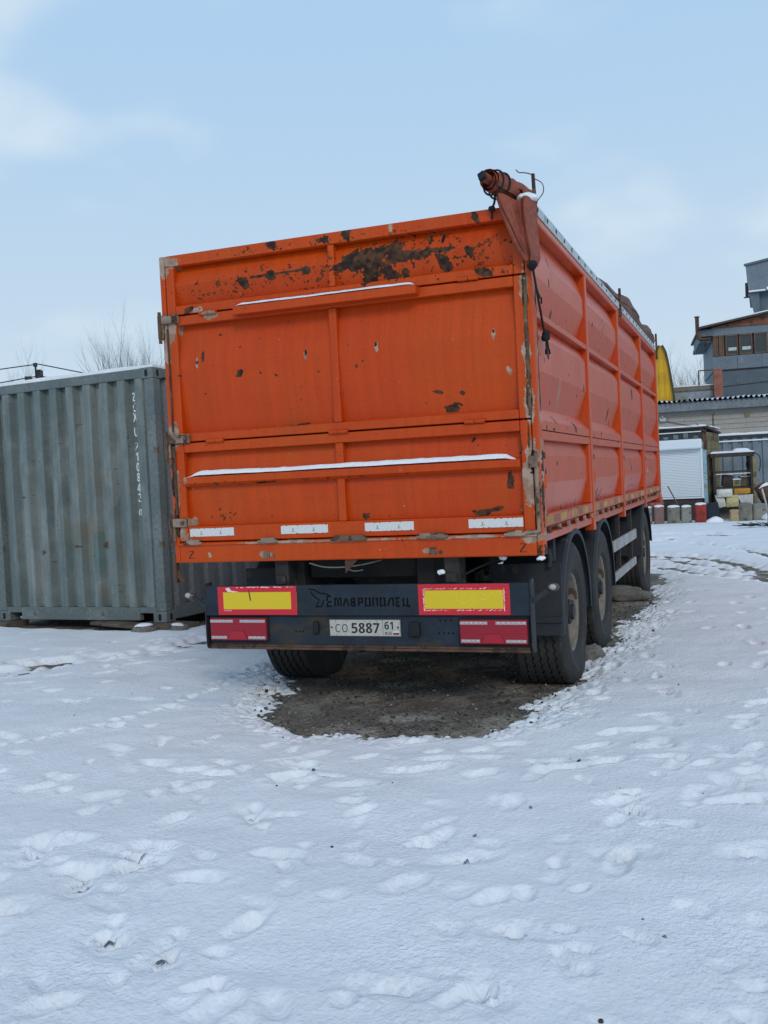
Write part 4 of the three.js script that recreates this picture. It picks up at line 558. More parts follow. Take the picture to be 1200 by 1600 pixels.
// tyres with zigzag grooves, flattened where they stand
const TR = 0.512, TY = 0.492;
const tyreGeo = (() => {
  const pr = []; const lat = (s, r, z) => pr.push([s, r, z]);
  lat(-0.160, TR - 0.236, 0); lat(-0.183, TR - 0.17, 0); lat(-0.192, TR - 0.10, 0); lat(-0.182, TR - 0.045, 0); lat(-0.160, TR - 0.010, 0); lat(-0.150, TR - 0.002, 0);
  for (const c of [-0.105, -0.052, 0, 0.052, 0.105]) { lat(c - 0.0075, TR, 1); lat(c - 0.0055, TR - 0.014, 1); lat(c + 0.0055, TR - 0.014, 1); lat(c + 0.0075, TR, 1); }
  lat(0.150, TR - 0.002, 0); lat(0.160, TR - 0.010, 0); lat(0.182, TR - 0.045, 0); lat(0.190, TR - 0.09, 0); lat(0.1935, TR - 0.10, 0); lat(0.190, TR - 0.11, 0); lat(0.184, TR - 0.17, 0); lat(0.178, TR - 0.205, 0); lat(0.172, TR - 0.21, 0); lat(0.160, TR - 0.236, 0);
  const N = 192, pos = [], idx = [], m = pr.length;
  for (let i = 0; i <= N; i++) { const a = i / N * Math.PI * 2, tri = Math.abs(((i * 0.25) % 1) * 2 - 1) * 2 - 1; for (const [s, r, z] of pr) { let y = r * Math.sin(a), zz = r * Math.cos(a), x = s + z * 0.0075 * tri; if (y < -TY + 0.004) y = -TY + 0.004; if (y < -0.3) x *= 1 + 0.10 * smooth(-0.3, -0.45, y); pos.push(x, y, zz); } }
  for (let i = 0; i < N; i++) for (let k = 0; k < m - 1; k++) { const A = i * m + k, B = A + 1, C = A + m, D = C + 1; idx.push(A, C, B, B, C, D); }
  const g = new THREE.BufferGeometry(); g.setAttribute('position', new THREE.Float32BufferAttribute(pos, 3)); g.setIndex(idx); return metreUV(toCreasedNormals(g, 0.6));
})();
const rimGeo = (() => { const P = [[0.06, 0.02], [0.12, 0.025], [0.125, 0.06], [0.15, 0.065], [0.2, 0.04], [0.245, 0.055], [0.255, 0.09], [0.258, 0.14], [0.268, 0.152], [0.276, 0.158], [0.280, 0.15], [0.270, 0.13], [0.262, 0.0], [0.262, -0.15], [0.28, -0.16]].map(([r, y]) => new THREE.Vector2(r, y)); const g = new THREE.LatheGeometry(P, 48); g.rotateZ(-Math.PI / 2); return metreUV(clean(g)); })();
const hubGeo = merge([new THREE.CylinderGeometry(0.085, 0.105, 0.11, 20).rotateZ(-Math.PI / 2).translate(0.09, 0, 0), new THREE.CylinderGeometry(0.055, 0.055, 0.03, 16).rotateZ(-Math.PI / 2).translate(0.155, 0, 0), ...Array.from({ length: 10 }, (_, i) => { const a = i / 10 * Math.PI * 2; return new THREE.CylinderGeometry(0.015, 0.015, 0.04, 6).rotateZ(-Math.PI / 2).translate(0.085, 0.165 * Math.cos(a), 0.165 * Math.sin(a)); })]);
const AXLES = [-1.20, -2.62, -6.15];
function fender(s, z, a0, a1, flap) {
  const sh = s > 0 ? 0 : -0.2, R = 0.605, xi = 0.84 + sh, xo = 1.268 + sh, n = 28, P = [], I = [];
  const prof = [[xi, R - 0.006], [xi, R], [xo - 0.02, R], [xo, R - 0.012], [xo, R - 0.045], [xo - 0.006, R - 0.045], [xo - 0.012, R - 0.016], [xi + 0.006, R - 0.008]];
  for (let i = 0; i <= n; i++) { const a = lerp(a0, a1, i / n); for (const [x, r] of prof) P.push(s * x, TY + r * Math.sin(a), z + r * Math.cos(a)); }
  for (let i = 0; i < n; i++) for (let k = 0; k < prof.length; k++) { const k2 = (k + 1) % prof.length, A = i * prof.length + k, B = i * prof.length + k2, C = A + prof.length, D = B + prof.length; I.push(A, C, B, B, C, D); }
  const g = new THREE.BufferGeometry(); g.setAttribute('position', new THREE.Float32BufferAttribute(P, 3)); g.setIndex(I); const f = part(trailer, 'mudguard', toCreasedNormals(g, 0.5), FENDER);
  if (flap) { const zz = z + R + 0.004; const p = part(f, 'mud_flap', BX(s * (0.80 + sh), s * (1.262 + sh), 0.50, 0.90, zz - 0.012, zz, 0.003), DARKM); part(p, 'batten', BX(s * (0.80 + sh), s * (1.262 + sh), 0.505, 0.545, zz + 0.001, zz + 0.012, 0.003), FENDER); }
  part(f, 'bracket', [BX(s * 0.55, s * (1.2 + sh), 1.09 - 0.05, 1.09 - 0.02, z - 0.03, z + 0.03)], CHASSIS);
}
for (const [i, z] of AXLES.entries()) {
  for (const s of [1, -1]) {
    const w = new THREE.Group(); w.name = 'wheel'; w.position.set(s > 0 ? 1.062 : -0.85, TY, z); if (s < 0) w.rotation.y = Math.PI; trailer.add(w);
    const t = new THREE.Mesh(tyreGeo, RUBBER); t.name = 'tyre'; const r = new THREE.Mesh(rimGeo, RIMM); r.name = 'rim'; const h = new THREE.Mesh(hubGeo, DARKM); h.name = 'hub';
    for (const m of [t, r, h]) { m.castShadow = m.receiveShadow = true; w.add(m); }
    if (i < 2) fender(s, z, -0.12, Math.PI * 1.02, i === 0); else fender(s, z, 0.05, Math.PI * 0.95, true);
  }
  part(trailer, 'axle', [BX(-0.66, 0.86, TY - 0.065, TY + 0.065, z - 0.065, z + 0.065, 0.02)], CHASSIS);
  for (const s of [-1, 1]) part(trailer, 'spring', [BX(s * 0.41, s * 0.50, TY + 0.066, TY + 0.13, z - 0.5, z + 0.5, 0.02), BX(s * 0.42, s * 0.49, TY + 0.131, 0.779, z - 0.08, z + 0.08)], CHASSIS);
}
{ const ring = new THREE.TorusGeometry(0.5, 0.05, 8, 36); ring.rotateX(Math.PI / 2); ring.translate(0, 0.73, -6.15); part(trailer, 'turntable', ring, CHASSIS); }
part(trailer, 'side_guard', [BX(1.235, 1.262, 0.735, 0.838, -5.1, -3.28, 0.006)], ALU); part(trailer, 'side_guard', [BX(1.235, 1.262, 0.465, 0.545, -5.0, -3.24, 0.006)], ALU);
for (const z of [-3.9, -4.9]) part(trailer, 'guard_post', [BX(1.19, 1.234, 0.45, 1.065, z - 0.03, z + 0.03)], CHASSIS);
part(trailer, 'hanger_post', BX(1.10, 1.16, 0.86, 1.065, -3.42, -3.36), CHASSIS); part(trailer, 'hanger_post', BX(1.08, 1.14, 0.62, 1.065, -4.5, -4.42), CHASSIS);
part(trailer, 'equipment_box', [BX(0.56, 0.98, 0.45, 1.0, -4.9, -3.7, 0.02)], CHASSIS);
part(trailer, 'chain', [BX(1.17, 1.21, 0.9, 1.06, -0.72, -0.66), tube([[1.19, 1.0, -0.55], [1.20, 0.92, -0.56], [1.19, 0.88, -0.56]], 0.018)], DARKM);
for (const [x, y, z] of [[0.62, 0.905, -0.03], [1.0, 0.985, -0.1], [1.255, 0.985, -0.02]]) part(trailer, 'snow_lump', lumpy(new THREE.SphereGeometry(0.02, 10, 8).scale(1.3, 0.8, 1), 0.006, 60, x * 9).translate(x, y, z), SNOW);

// ---------------------------------------------------------------- grey shipping container on the left
{
  const c = thing('shipping_container', 'weathered grey corrugated shipping container standing on blocks left of the trailer', 'container', [-2.36, 0.1, -10.46], 0.45);
  c.rotation.order = 'YXZ'; c.rotation.z = 0.008; c.rotation.x = -0.01;
  const Wd = 2.44, H = 2.72, L = 6.06;
  const wallTex = dataTex(1200, 1280, (u, v) => {
    const x = -Wd + u * Wd, y = v * H; const a = fbm(x * 2.2, y * 0.9, 4), st = noise(x * 30, y * 0.8) * 0.6 + noise(x * 70, y * 1.5) * 0.4, f = noise(x * 110, y * 110), mott = fbm(x * 9, y * 5 + 4, 4);
    let col = mix3(S(102, 113, 111), S(122, 130, 127), smooth(-0.5, 0.5, a + 0.4 * mott)); col = mix3(col, S(84, 95, 93), 0.5 * smooth(0.0, 0.8, st)); const k = 1 + 0.07 * mott + 0.05 * f; col = col.map((q) => q * k);
    const pale = smooth(0.28, 0.5, fbm(x * 6 + 7, y * 1.6, 4)); col = mix3(col, S(146, 150, 148), 0.45 * pale);
    const brown = smooth(0.12, 0.5, fbm(x * 7 + 2, y * 3.3, 4) + 0.75 * Math.exp(-(((x + 1.02) / 0.34) ** 2) - (((y - 0.95) / 0.5) ** 2)) - 0.35); col = mix3(col, S(122, 112, 94), 0.55 * brown);
    if (Math.abs(x + 0.9) < 0.06 && y > 0.6 && y < 0.98 + 0.03 * noise(x * 60, 3)) col = mix3(col, S(80, 112, 108), 0.55);
    const chip = fbm(x * 24 + 3, y * 30, 3); if (chip > 0.66) col = mix3(col, S(92, 78, 64), 0.7);
    for (const [cx, cy, rx, ry] of [[-1.98, 1.42, 0.06, 0.012], [-1.5, 1.08, 0.05, 0.012], [-1.72, 0.78, 0.06, 0.025], [-1.2, 0.84, 0.06, 0.014], [-0.82, 0.84, 0.04, 0.04]]) { const d = Math.hypot((x - cx) / rx, (y - cy) / ry) + 0.6 * fbm(x * 40, y * 40, 2); if (d < 1) col = mix3(col, S(84, 62, 44), 0.85); }
    return col;
  });
  // painted serial number, reading downwards
  { const g0 = document.createElement('canvas'); g0.width = 90; g0.height = 700; const g = g0.getContext('2d'); g.fillStyle = '#fff'; g.font = 'bold 62px sans-serif'; g.textAlign = 'center'; const s = ['Z', 'C', 'X', 'U', '2', '1', '0', '8', '4', '2', '', '0']; const ys = [1, 1.96, 2.85, 4.2, 5.5, 6.5, 7.45, 8.4, 9.35, 10.3, 0, 11.7]; s.forEach((t, i) => { g.save(); g.translate(45, ys[i] * 56); g.scale(0.8, 1); g.fillText(t, 0, 0); g.restore(); });
    const px = g.getImageData(0, 0, 90, 700).data, d = wallTex.image.data, W = 1200, Hh = 1280; const r = rng(4);
    for (let j = 0; j < 700; j++) for (let i = 0; i < 90; i++) { const al = px[(j * 90 + i) * 4 + 3] / 255; if (al < 0.2) continue; const x = -0.335 + (i / 90 - 0.5) * 0.165, y = 2.50 - j / 700 * 1.46, wear = fbm(x * 30 + 1, y * 22, 3) + (j > 200 && j < 270 ? -0.6 : 0) + (j > 560 ? -0.12 : 0); if (wear < -0.34) continue; const X = Math.floor((x + Wd) / Wd * W), Y = Math.floor(y / H * Hh), o = (Y * W + X) * 4; for (let q = 0; q < 3; q++) d[o + q] = lerp(d[o + q], [228, 231, 231][q], al); } }
  const WALL = new THREE.MeshPhysicalMaterial({ map: wallTex, roughness: 0.7, bumpMap: GRAINB, bumpScale: 0.0008 });
  const STEEL = patchy(S(98, 108, 107), S(116, 123, 121), S(104, 88, 70), 3, 120, { rough: 0.72, t: 0.5 });
  function corr(x0, x1, y0, y1, pitch, depth) { // corrugated sheet, outward +z
    const xs = [], n = Math.round((x1 - x0) / pitch), p = (x1 - x0) / n; xs.push([x0, -depth]);
    for (let i = 0; i < n; i++) { const a = x0 + i * p; xs.push([a + p * 0.34, -depth], [a + p * 0.46, 0], [a + p * 0.88, 0], [a + p, -depth]); }
    const m = 40, P = [], I = [], U = []; for (let j = 0; j <= m; j++) { const y = lerp(y0, y1, j / m); for (const [x, z] of xs) { P.push(x, y, z + 0.006 * fbm(x * 3 + 1, y * 3, 2) * (z > -0.01 ? 1 : 0.7) - 0.012 * Math.exp(-(((y - 0.82) / 0.06) ** 2)) * smooth(0.1, 0.4, noise(x * 2.2 + 4, 1))); U.push((x + Wd) / Wd, y / H); } }
    const w = xs.length; for (let j = 0; j < m; j++) for (let i = 0; i < w - 1; i++) { const A = j * w + i, B = A + 1, C = A + w, D = C + 1; I.push(A, B, C, B, D, C); }
    const g = new THREE.BufferGeometry(); g.setAttribute('position', new THREE.Float32BufferAttribute(P, 3)); g.setAttribute('uv', new THREE.Float32BufferAttribute(U, 2)); g.setIndex(I); return toCreasedNormals(g, 0.25);
  }
  part(c, 'end_wall', corr(-Wd + 0.13, -0.13, 0.165, H - 0.105, 0.242, 0.075).translate(0, 0, -0.012), WALL, true);
  const sideG = () => { const g = corr(-L + 0.13, -0.13, 0.165, H - 0.105, 0.278, 0.036); return g; };
  const SIDEW = patchy(S(92, 98, 100), S(108, 112, 112), S(118, 104, 84), 2.2, 130, { rough: 0.75, t: 0.5 });
  part(c, 'side_wall', sideG().rotateY(Math.PI / 2).translate(-0.018, 0, -L), SIDEW);
  part(c, 'side_wall', BX(-Wd + 0.02, -Wd + 0.05, 0.16, H - 0.1, -L + 0.1, -0.1, 0), SIDEW); part(c, 'end_wall', BX(-Wd + 0.1, -0.1, 0.16, H - 0.1, -L + 0.02, -L + 0.05, 0), SIDEW);
  for (const [x0, x1] of [[-Wd, -Wd + 0.128], [-0.128, 0]]) for (const [z0, z1] of [[-0.12, -0.003], [-L + 0.003, -L + 0.12]]) part(c, 'corner_post', BX(x0 + 0.003, x1 - 0.003, 0.119, H - 0.119, z0, z1, 0.008), STEEL);
  part(c, 'top_rail', BX(-Wd + 0.179, -0.179, H - 0.104, H - 0.008, -0.07, -0.004, 0.008), STEEL); part(c, 'top_rail', BX(-0.075, -0.006, H - 0.104, H - 0.008, -L + 0.17, -0.17, 0.008), STEEL); part(c, 'top_rail', BX(-Wd + 0.006, -Wd + 0.075, H - 0.104, H - 0.008, -L + 0.17, -0.17, 0.008), STEEL);
  part(c, 'bottom_rail', BX(-Wd + 0.36, -0.36, 0.02, 0.163, -0.075, -0.004, 0.008), STEEL); part(c, 'bottom_rail', BX(-Wd + 0.13, -Wd + 0.359, 0.10, 0.163, -0.073, -0.006), STEEL); part(c, 'bottom_rail', BX(-0.359, -0.13, 0.10, 0.163, -0.073, -0.006), STEEL);
  part(c, 'bottom_rail', BX(-0.075, -0.006, 0.02, 0.163, -L + 0.17, -0.17, 0.008), STEEL); part(c, 'bottom_rail', BX(-Wd + 0.006, -Wd + 0.075, 0.02, 0.163, -L + 0.17, -0.17, 0.008), STEEL);
  part(c, 'floor', BX(-Wd + 0.08, -0.08, 0.10, 0.15, -L + 0.1, -0.08, 0), CHASSIS); part(c, 'roof', BX(-Wd + 0.01, -0.01, H - 0.03, H - 0.004, -L + 0.02, -0.01, 0.004), STEEL);
  for (const x of [-Wd, -0.178]) for (const z of [-0.162, -L]) for (const y of [0, H - 0.118]) {
    const k = part(c, 'corner_casting', BX(x, x + 0.178, y, y + 0.118, z, z + 0.162, 0.01), STEEL);
    const slot = new THREE.CapsuleGeometry(0.022, 0.035, 4, 10); const sg = slot.clone().scale(1, 1, 0.2).translate(x + 0.089, y + 0.059, z < -1 ? z : z + 0.1615); part(k, 'slot', sg, BLACK);
    part(k, 'slot', slot.clone().rotateY(Math.PI / 2).scale(0.2, 1, 1).translate(x < -1 ? x : x + 0.1775, y + 0.059, z + 0.081), BLACK);
  }
  // snow on the roof
  { const g = new THREE.BoxGeometry(Wd - 0.03, 0.035, L - 0.05, 40, 2, 80); const p = g.attributes.position; for (let i = 0; i < p.count; i++) { const x = p.getX(i), z = p.getZ(i), e = Math.min(Wd / 2 - Math.abs(x), L / 2 - Math.abs(z)); if (p.getY(i) > 0) p.setY(i, 0.012 + 0.022 * smooth(0, 0.12, e) + 0.012 * fbm(x * 3, z * 3, 3)); } g.computeVertexNormals(); part(c, 'roof_snow', g.translate(-Wd / 2, H + 0.012, -L / 2), SNOW); }
}
// supports under the container
const WOOD = patchy(S(104, 92, 80), S(84, 74, 64), S(60, 52, 46), 4, 140, { rough: 0.9, t: 0.4 }), CONC = patchy(S(120, 116, 110), S(100, 97, 92), S(78, 74, 70), 5, 150, { rough: 0.95, t: 0.4 });
const cpos = (a, b) => [-2.36 + a * Math.cos(0.45) - b * Math.sin(0.45), -10.46 + a * Math.sin(0.45) + b * Math.cos(0.45)]; // a right, b towards camera
{
  const put = (name, label, cat, g, m, a, b, y = 0, yaw = 0.5) => { const [x, z] = cpos(a, b); return single(name, label, cat, g, m, [x, y, z], yaw); };
  put('timber_block', 'dark timber block under the right corner of the grey container', 'timber', lumpy(new RoundedBoxGeometry(0.62, 0.1, 0.34, 3, 0.015), 0.006, 9, 2).translate(0, 0.048, 0), WOOD, -0.02, -0.02);
  put('plank', 'weathered grey plank wedged under the bottom rail of the container', 'plank', lumpy(new RoundedBoxGeometry(0.72, 0.035, 0.2, 3, 0.008), 0.004, 8, 5).rotateZ(-0.02).translate(0, 0.085, 0), WOOD, -0.62, 0.04, 0, 0.62);
  put('timber_block', 'dark timber block under the left corner of the grey container', 'timber', lumpy(new RoundedBoxGeometry(0.34, 0.1, 0.34, 3, 0.015), 0.006, 9, 7).translate(0, 0.03, 0), WOOD, -2.36, -0.06);
  const st = put('stone', 'dark stone with a snow cap beside the container corner', 'stone', rock(0.12, 1.3, 0.6, 0.9, 3).translate(0, 0.05, 0), CONC, -0.1, 0.26); part(st, 'snow_cap', lumpy(new THREE.SphereGeometry(0.1, 14, 8, 0, 7, 0, 1.5).scale(1.1, 0.35, 0.75), 0.01, 9, 3).translate(0, 0.105, 0), SNOW);
  const s2 = put('stone', 'small dark stone with snow at the foot of the container corner', 'stone', rock(0.1, 1.2, 0.6, 0.9, 8).translate(0, 0.05, 0), CONC, 0.24, 0.12); part(s2, 'snow_cap', lumpy(new THREE.SphereGeometry(0.08, 12, 8, 0, 7, 0, 1.5).scale(1, 0.3, 0.7), 0.008, 9, 9).translate(0, 0.1, 0), SNOW);
  const b3 = put('timber_block', 'dark timber block under the far end of the container beside the trailer', 'timber', lumpy(new RoundedBoxGeometry(2.3, 0.04, 0.3, 3, 0.015), 0.004, 9, 7).translate(0, -0.002, 0), WOOD, -1.22, -5.8); b3.userData.label = 'dark timber beam under the rear end of the container';
}
// chocks and loose stones by the wheels
{
  const at = (a, b) => fromT(a, b); let [x, z] = at(1.02, -5.52);
  single('chock_stone', 'long rough grey stone lying as a chock behind the front right wheel', 'stone', rock(0.1, 3.0, 1.1, 1.2, 4).translate(0, 0.065, 0), CONC, [x, 0, z], YAW);
  [x, z] = at(1.22, -1.98); single('stone', 'pale lumpy stone between the two right rear wheels', 'stone', rock(0.09, 1.1, 0.95, 1, 6).translate(0, 0.05, 0), CONC, [x, 0, z]);
  [x, z] = at(0.98, -1.92); single('stone', 'dark stone wedged behind the middle right wheel', 'stone', rock(0.11, 1.3, 0.8, 0.9, 11).translate(0, 0.05, 0), CHASSIS, [x, 0, z]);
}
// gravel along the edge of the bare ground, and dark crumbs on the snow
{
  const r = rng(99), geo = lumpy(new THREE.IcosahedronGeometry(1, 1), 0.3, 2.2, 1), m = new THREE.MeshPhysicalMaterial({ roughness: 0.95 }), list = [];
  for (let i = 0; i < 26000 && list.length < 4200; i++) { const a = -1.5 + 3.2 * r(), b = 1.1 - 7 * r(); const [x, z] = fromT(a, b), bare = bareAt(x, z); if (r() < (bare > 0.3 ? 0.5 : bare > 0.25 ? 0.3 : 0.004)) list.push([x, z, 0.003 + 0.009 * Math.pow(r(), 3) + (r() < 0.01 ? 0.012 : 0)]); }
  for (let i = 0; i < 45; i++) { const d = 2.4 + 9 * r(), x = (r() - 0.5) * d * 1.1; list.push([x, -d, 0.003 + 0.006 * r() * r()]); }
  for (const [x, z] of [[-0.75, -6.75], [-0.42, -4.95], [0.3, -3.95], [0.9, -4.85]]) list.push([x, z, 0.009]);
  const im = new THREE.InstancedMesh(geo, m, list.length), q = new THREE.Matrix4(), col = new THREE.Color(), e = new THREE.Euler(), qq = new THREE.Quaternion();
  list.forEach(([x, z, s], i) => { e.set(r() * 6, r() * 6, r() * 6); q.compose(V(x, groundAt(x, z) + s * 0.3, z), qq.setFromEuler(e), V(s * (0.8 + 0.6 * r()), s * (0.5 + 0.3 * r()), s)); im.setMatrixAt(i, q); const k = 0.035 + 0.24 * Math.pow(r(), 3); col.setRGB(k * 1.05, k * 0.95, k * 0.85); im.setColorAt(i, col); });
  im.name = 'gravel'; im.userData = { kind: 'stuff', label: 'scattered gravel and dark crumbs around the trailer', category: 'gravel' }; im.castShadow = im.receiveShadow = true; scene.add(im);
}

// ---------------------------------------------------------------- yard on the right: kiosk, rack, blocks, junk
const snowSlab = (x0, x1, y, z0, z1, h, seed, nx = 24, nz = 10) => { const w = x1 - x0, d = z1 - z0, g = new THREE.BoxGeometry(w, h, d, nx, 1, nz), p = g.attributes.position; for (let i = 0; i < p.count; i++) { const x = p.getX(i), z = p.getZ(i), e = Math.min(w / 2 - Math.abs(x), d / 2 - Math.abs(z)); if (p.getY(i) > 0) p.setY(i, h / 2 * (-0.2 + 1.2 * smooth(0, 0.09, e)) + h * 0.35 * fbm(x * 4 + seed, z * 4, 3)); else p.setY(i, -h / 2); } g.computeVertexNormals(); return g.translate((x0 + x1) / 2, y + h / 2 - 0.002, (z0 + z1) / 2); };
const WHITEM = mat(206, 212, 216, 0.5, 0, { map: null }), OLIVE = patchy(S(134, 128, 96), S(116, 112, 84), S(92, 84, 66), 3, 160, { rough: 0.85, t: 0.4 }), PALEBLUE = patchy(S(132, 168, 184), S(150, 180, 192), S(150, 140, 120), 5, 165, { rough: 0.8, t: 0.3 }), DBROWN = patchy(S(70, 58, 56), S(60, 50, 50), S(44, 38, 38), 3, 170, { rough: 0.85, t: 0.4 });
const GREYBLUE = patchy(S(104, 118, 128), S(124, 134, 142), S(132, 122, 110), 2.2, 175, { rough: 0.8, t: 0.42 });
const gy = (x, z) => groundAt(x, z);
{
  const k = thing('shutter_kiosk', 'small sales kiosk with a closed white roller shutter and brown base', 'kiosk', [8.30, 0.02, -25.3], 0.45);
  const Wk = 1.9, Dk = 2.6;
  part(k, 'base_panel', [BX(-Wk, -0.12, 0.0, 0.60, -0.05, 0, 0.006), ...[0.14, 0.28, 0.43].map((y) => BX(-Wk, -0.12, y, y + 0.012, 0.001, 0.012, 0))], DBROWN);
  const sh = part(k, 'roller_shutter', (() => { const g = []; const n = 30; for (let i = 0; i < n; i++) { const y = 0.655 + i * 0.0405; g.push(BX(-Wk + 0.02, -0.145, y, y + 0.037, -0.02, 0.012, 0.008)); } return g; })(), WHITEM);
  part(sh, 'guide_rail', BX(-0.144, -0.09, 0.62, 1.88, -0.02, 0.03), WHITEM); part(sh, 'sill', BX(-Wk - 0.1, -0.08, 0.603, 0.645, -0.02, 0.05), WHITEM); part(sh, 'shutter_box', (() => { const g = new RoundedBoxGeometry(Wk - 0.09, 0.26, 0.26, 3, 0.05); return g.translate(-(Wk - 0.09) / 2 - 0.09, 2.0, 0.08); })(), WHITEM);
  part(k, 'transom', BX(-Wk, -0.10, 2.132, 2.38, -0.06, -0.01), new THREE.MeshPhysicalMaterial({ color: 0x3c4a50, roughness: 0.15, map: GRIME }));
  for (let i = 0; i < 7; i++) part(k, 'bracket', [BX(-Wk + 0.1 + i * 0.25, -Wk + 0.22 + i * 0.25, 2.15, 2.15 + 0.06 + 0.05 * (i % 3), -0.008, 0.03, 0.015)], mat(120, 128, 130, 0.6));
  part(k, 'corner_strip', BX(-0.088, 0.0, 0.3, 2.05, -0.06, 0.004), PALEBLUE); part(k, 'corner_strip', BX(-0.118, 0.0, 0.0, 0.297, -0.06, 0.003), OLIVE); part(k, 'corner_strip', BX(-0.09, 0.0, 2.053, 2.42, -0.06, 0.02), RUSTY);
  part(k, 'side_wall', [BX(-0.03, 0.0, 0.0, 2.3, -Dk, -0.062), ...Array.from({ length: 9 }, (_, i) => BX(0.001, 0.022, 0.02, 2.28, -0.2 - i * 0.27, -0.3 - i * 0.27))], OLIVE); part(k, 'side_wall', BX(-Wk, -Wk + 0.03, 0, 2.4, -Dk, -0.062), OLIVE); part(k, 'back_wall', BX(-Wk + 0.032, -0.032, 0, 2.3, -Dk, -Dk + 0.03), OLIVE);
  const rf = part(k, 'roof', [extrudeX([[0.14, 2.40], [0.14, 2.46], [-Dk - 0.05, 2.34], [-Dk - 0.05, 2.29]], -Wk - 0.05, 0.06)], DBROWN);
  part(rf, 'roof_snow', snowSlab(-Wk - 0.05, 0.05, 2.44, -Dk, 0.15, 0.05, 3).rotateX(0), SNOW);
  part(rf, 'ledge', BX(-Wk, -0.1, 2.385, 2.40, 0.0, 0.06), mat(60, 58, 60, 0.8)); part(rf, 'ledge_snow', BX(-Wk, -0.1, 2.30, 2.325, 0.0, 0.07, 0.008), SNOW);
  part(k, 'torn_edge', [bar([-0.16, 2.40, 0.1], [0.02, 2.30, 0.05], 0.02, 0.05), bar([-0.22, 2.52, 0.08], [-0.1, 2.42, 0.08], 0.02, 0.02), BX(-0.06, 0.03, 1.84, 2.06, 0.006, 0.02), bar([0.0, 2.35, 0.02], [0.02, 1.9, 0.02], 0.035, 0.02)], RUSTY);
  part(k, 'vent_pole', [rod([0.03, 2.1, -1.3], [0.03, 2.78, -1.3], 0.02), rod([0.03, 2.78, -1.3], [0.08, 2.82, -1.3], 0.018)], RUSTY);
}
// row of upright kerb blocks in front of the kiosk, each its own
{
  const tone = [patchy(S(128, 122, 112), S(112, 106, 98), S(90, 84, 76), 4, 180, { rough: 0.9, t: 0.4 }), patchy(S(128, 100, 92), S(112, 92, 86), S(92, 80, 74), 4, 183, { rough: 0.9, t: 0.4 }), patchy(S(138, 138, 128), S(120, 122, 112), S(98, 98, 90), 4, 186, { rough: 0.9, t: 0.4 }), patchy(S(158, 58, 46), S(138, 50, 42), S(104, 46, 40), 4, 189, { rough: 0.85, t: 0.4 }), patchy(S(150, 84, 76), S(134, 76, 70), S(110, 68, 62), 4, 192, { rough: 0.9, t: 0.4 }), patchy(S(170, 150, 116), S(150, 132, 104), S(120, 104, 84), 4, 195, { rough: 0.9, t: 0.4 })];
  const geo = lumpy(new RoundedBoxGeometry(0.245, 0.44, 0.26, 4, 0.055), 0.008, 6, 3).translate(0, 0.22, 0); const cap = lumpy(new THREE.SphereGeometry(0.13, 16, 8, 0, 7, 0, 1.5).scale(0.95, 0.42, 1), 0.012, 9, 5).translate(0, 0.425, 0);
  const rows = [ // x, z, tone, height scale, width scale, yaw, label, y0
    [6.28, -24.95, 0, 1, 1, 0.3, 'grey kerb block hidden mostly behind the front trailer wheel'],
    [6.60, -24.85, 2, 1, 1, 0.2, 'pale grey kerb block just right of the front trailer wheel'],
    [6.88, -24.75, 1, 1.05, 1.0, 0.3, 'mauve-brown kerb block under the tilted pink slab'],
    [7.21, -24.65, 0, 1.0, 1.25, 0.25, 'widest brown-grey kerb block with snow on top before the kiosk'],
    [7.50, -24.55, 2, 0.98, 1.0, 0.35, 'pale green-grey kerb block left of the red block'],
    [7.84, -24.5, 3, 1.08, 1.12, 0.3, 'brick-red block with a snow cap before the kiosk base'],
    [8.66, -24.45, 5, 0.72, 0.9, 0.3, 'low tan block at the foot of the kiosk corner'],
    [8.90, -24.35, 0, 1.08, 1.3, 0.4, 'brown-grey block with a pale patch under the metal rack'],
    [9.25, -24.4, 2, 1.0, 1.3, 0.25, 'square pale stone block under the metal rack'],
    [6.30, -25.2, 0, 0.7, 1, 0.3, 'grey block of the upper row behind the trailer wheel', 0.44], [6.52, -25.05, 5, 0.72, 0.9, 0.4, 'sandy block of the upper row beside the pink slab', 0.44]];
  for (const [x, z, t, hs, ws, yaw, label, y0] of rows) { const b = thing('kerb_block', label, 'block', [x, (y0 ?? 0) + gy(x, z) - 0.03, z], yaw, 'kerb blocks in front of the kiosk'); const m = part(b, 'block_body', geo.clone().scale(ws, hs, 1), tone[t]); if (label.includes('snow') || t < 3 && z > -24.9 && x < 8.5) part(m, 'snow_cap', cap.clone().scale(ws, 1, 1).translate(0, 0.44 * hs - 0.44, 0), SNOW); }
  single('slab', 'tilted pinkish stone slab leaning on top of the kerb blocks', 'slab', lumpy(new RoundedBoxGeometry(0.34, 0.46, 0.16, 3, 0.04), 0.01, 6, 9).rotateZ(0.2), tone[4], [6.83, 0.66 + gy(6.83, -24.85), -24.85], 0.3);
  single('wooden_stick', 'thin wooden stick leaning against the kiosk base', 'stick', bar([0.0, 0.05, 0.2], [-0.42, 0.92, -0.02], 0.03, 0.03), WOOD, [7.62, gy(7.62, -24.75), -24.95], 0.3);
  const sl = lumpy(new THREE.IcosahedronGeometry(0.18, 3).scale(1.2, 0.5, 0.8), 0.03, 6, 4); single('snow_heap', 'small heap of snow by the brick-red block', 'snow heap', sl, SNOW, [8.12, gy(8.1, -24.3) + 0.02, -24.3]);
}
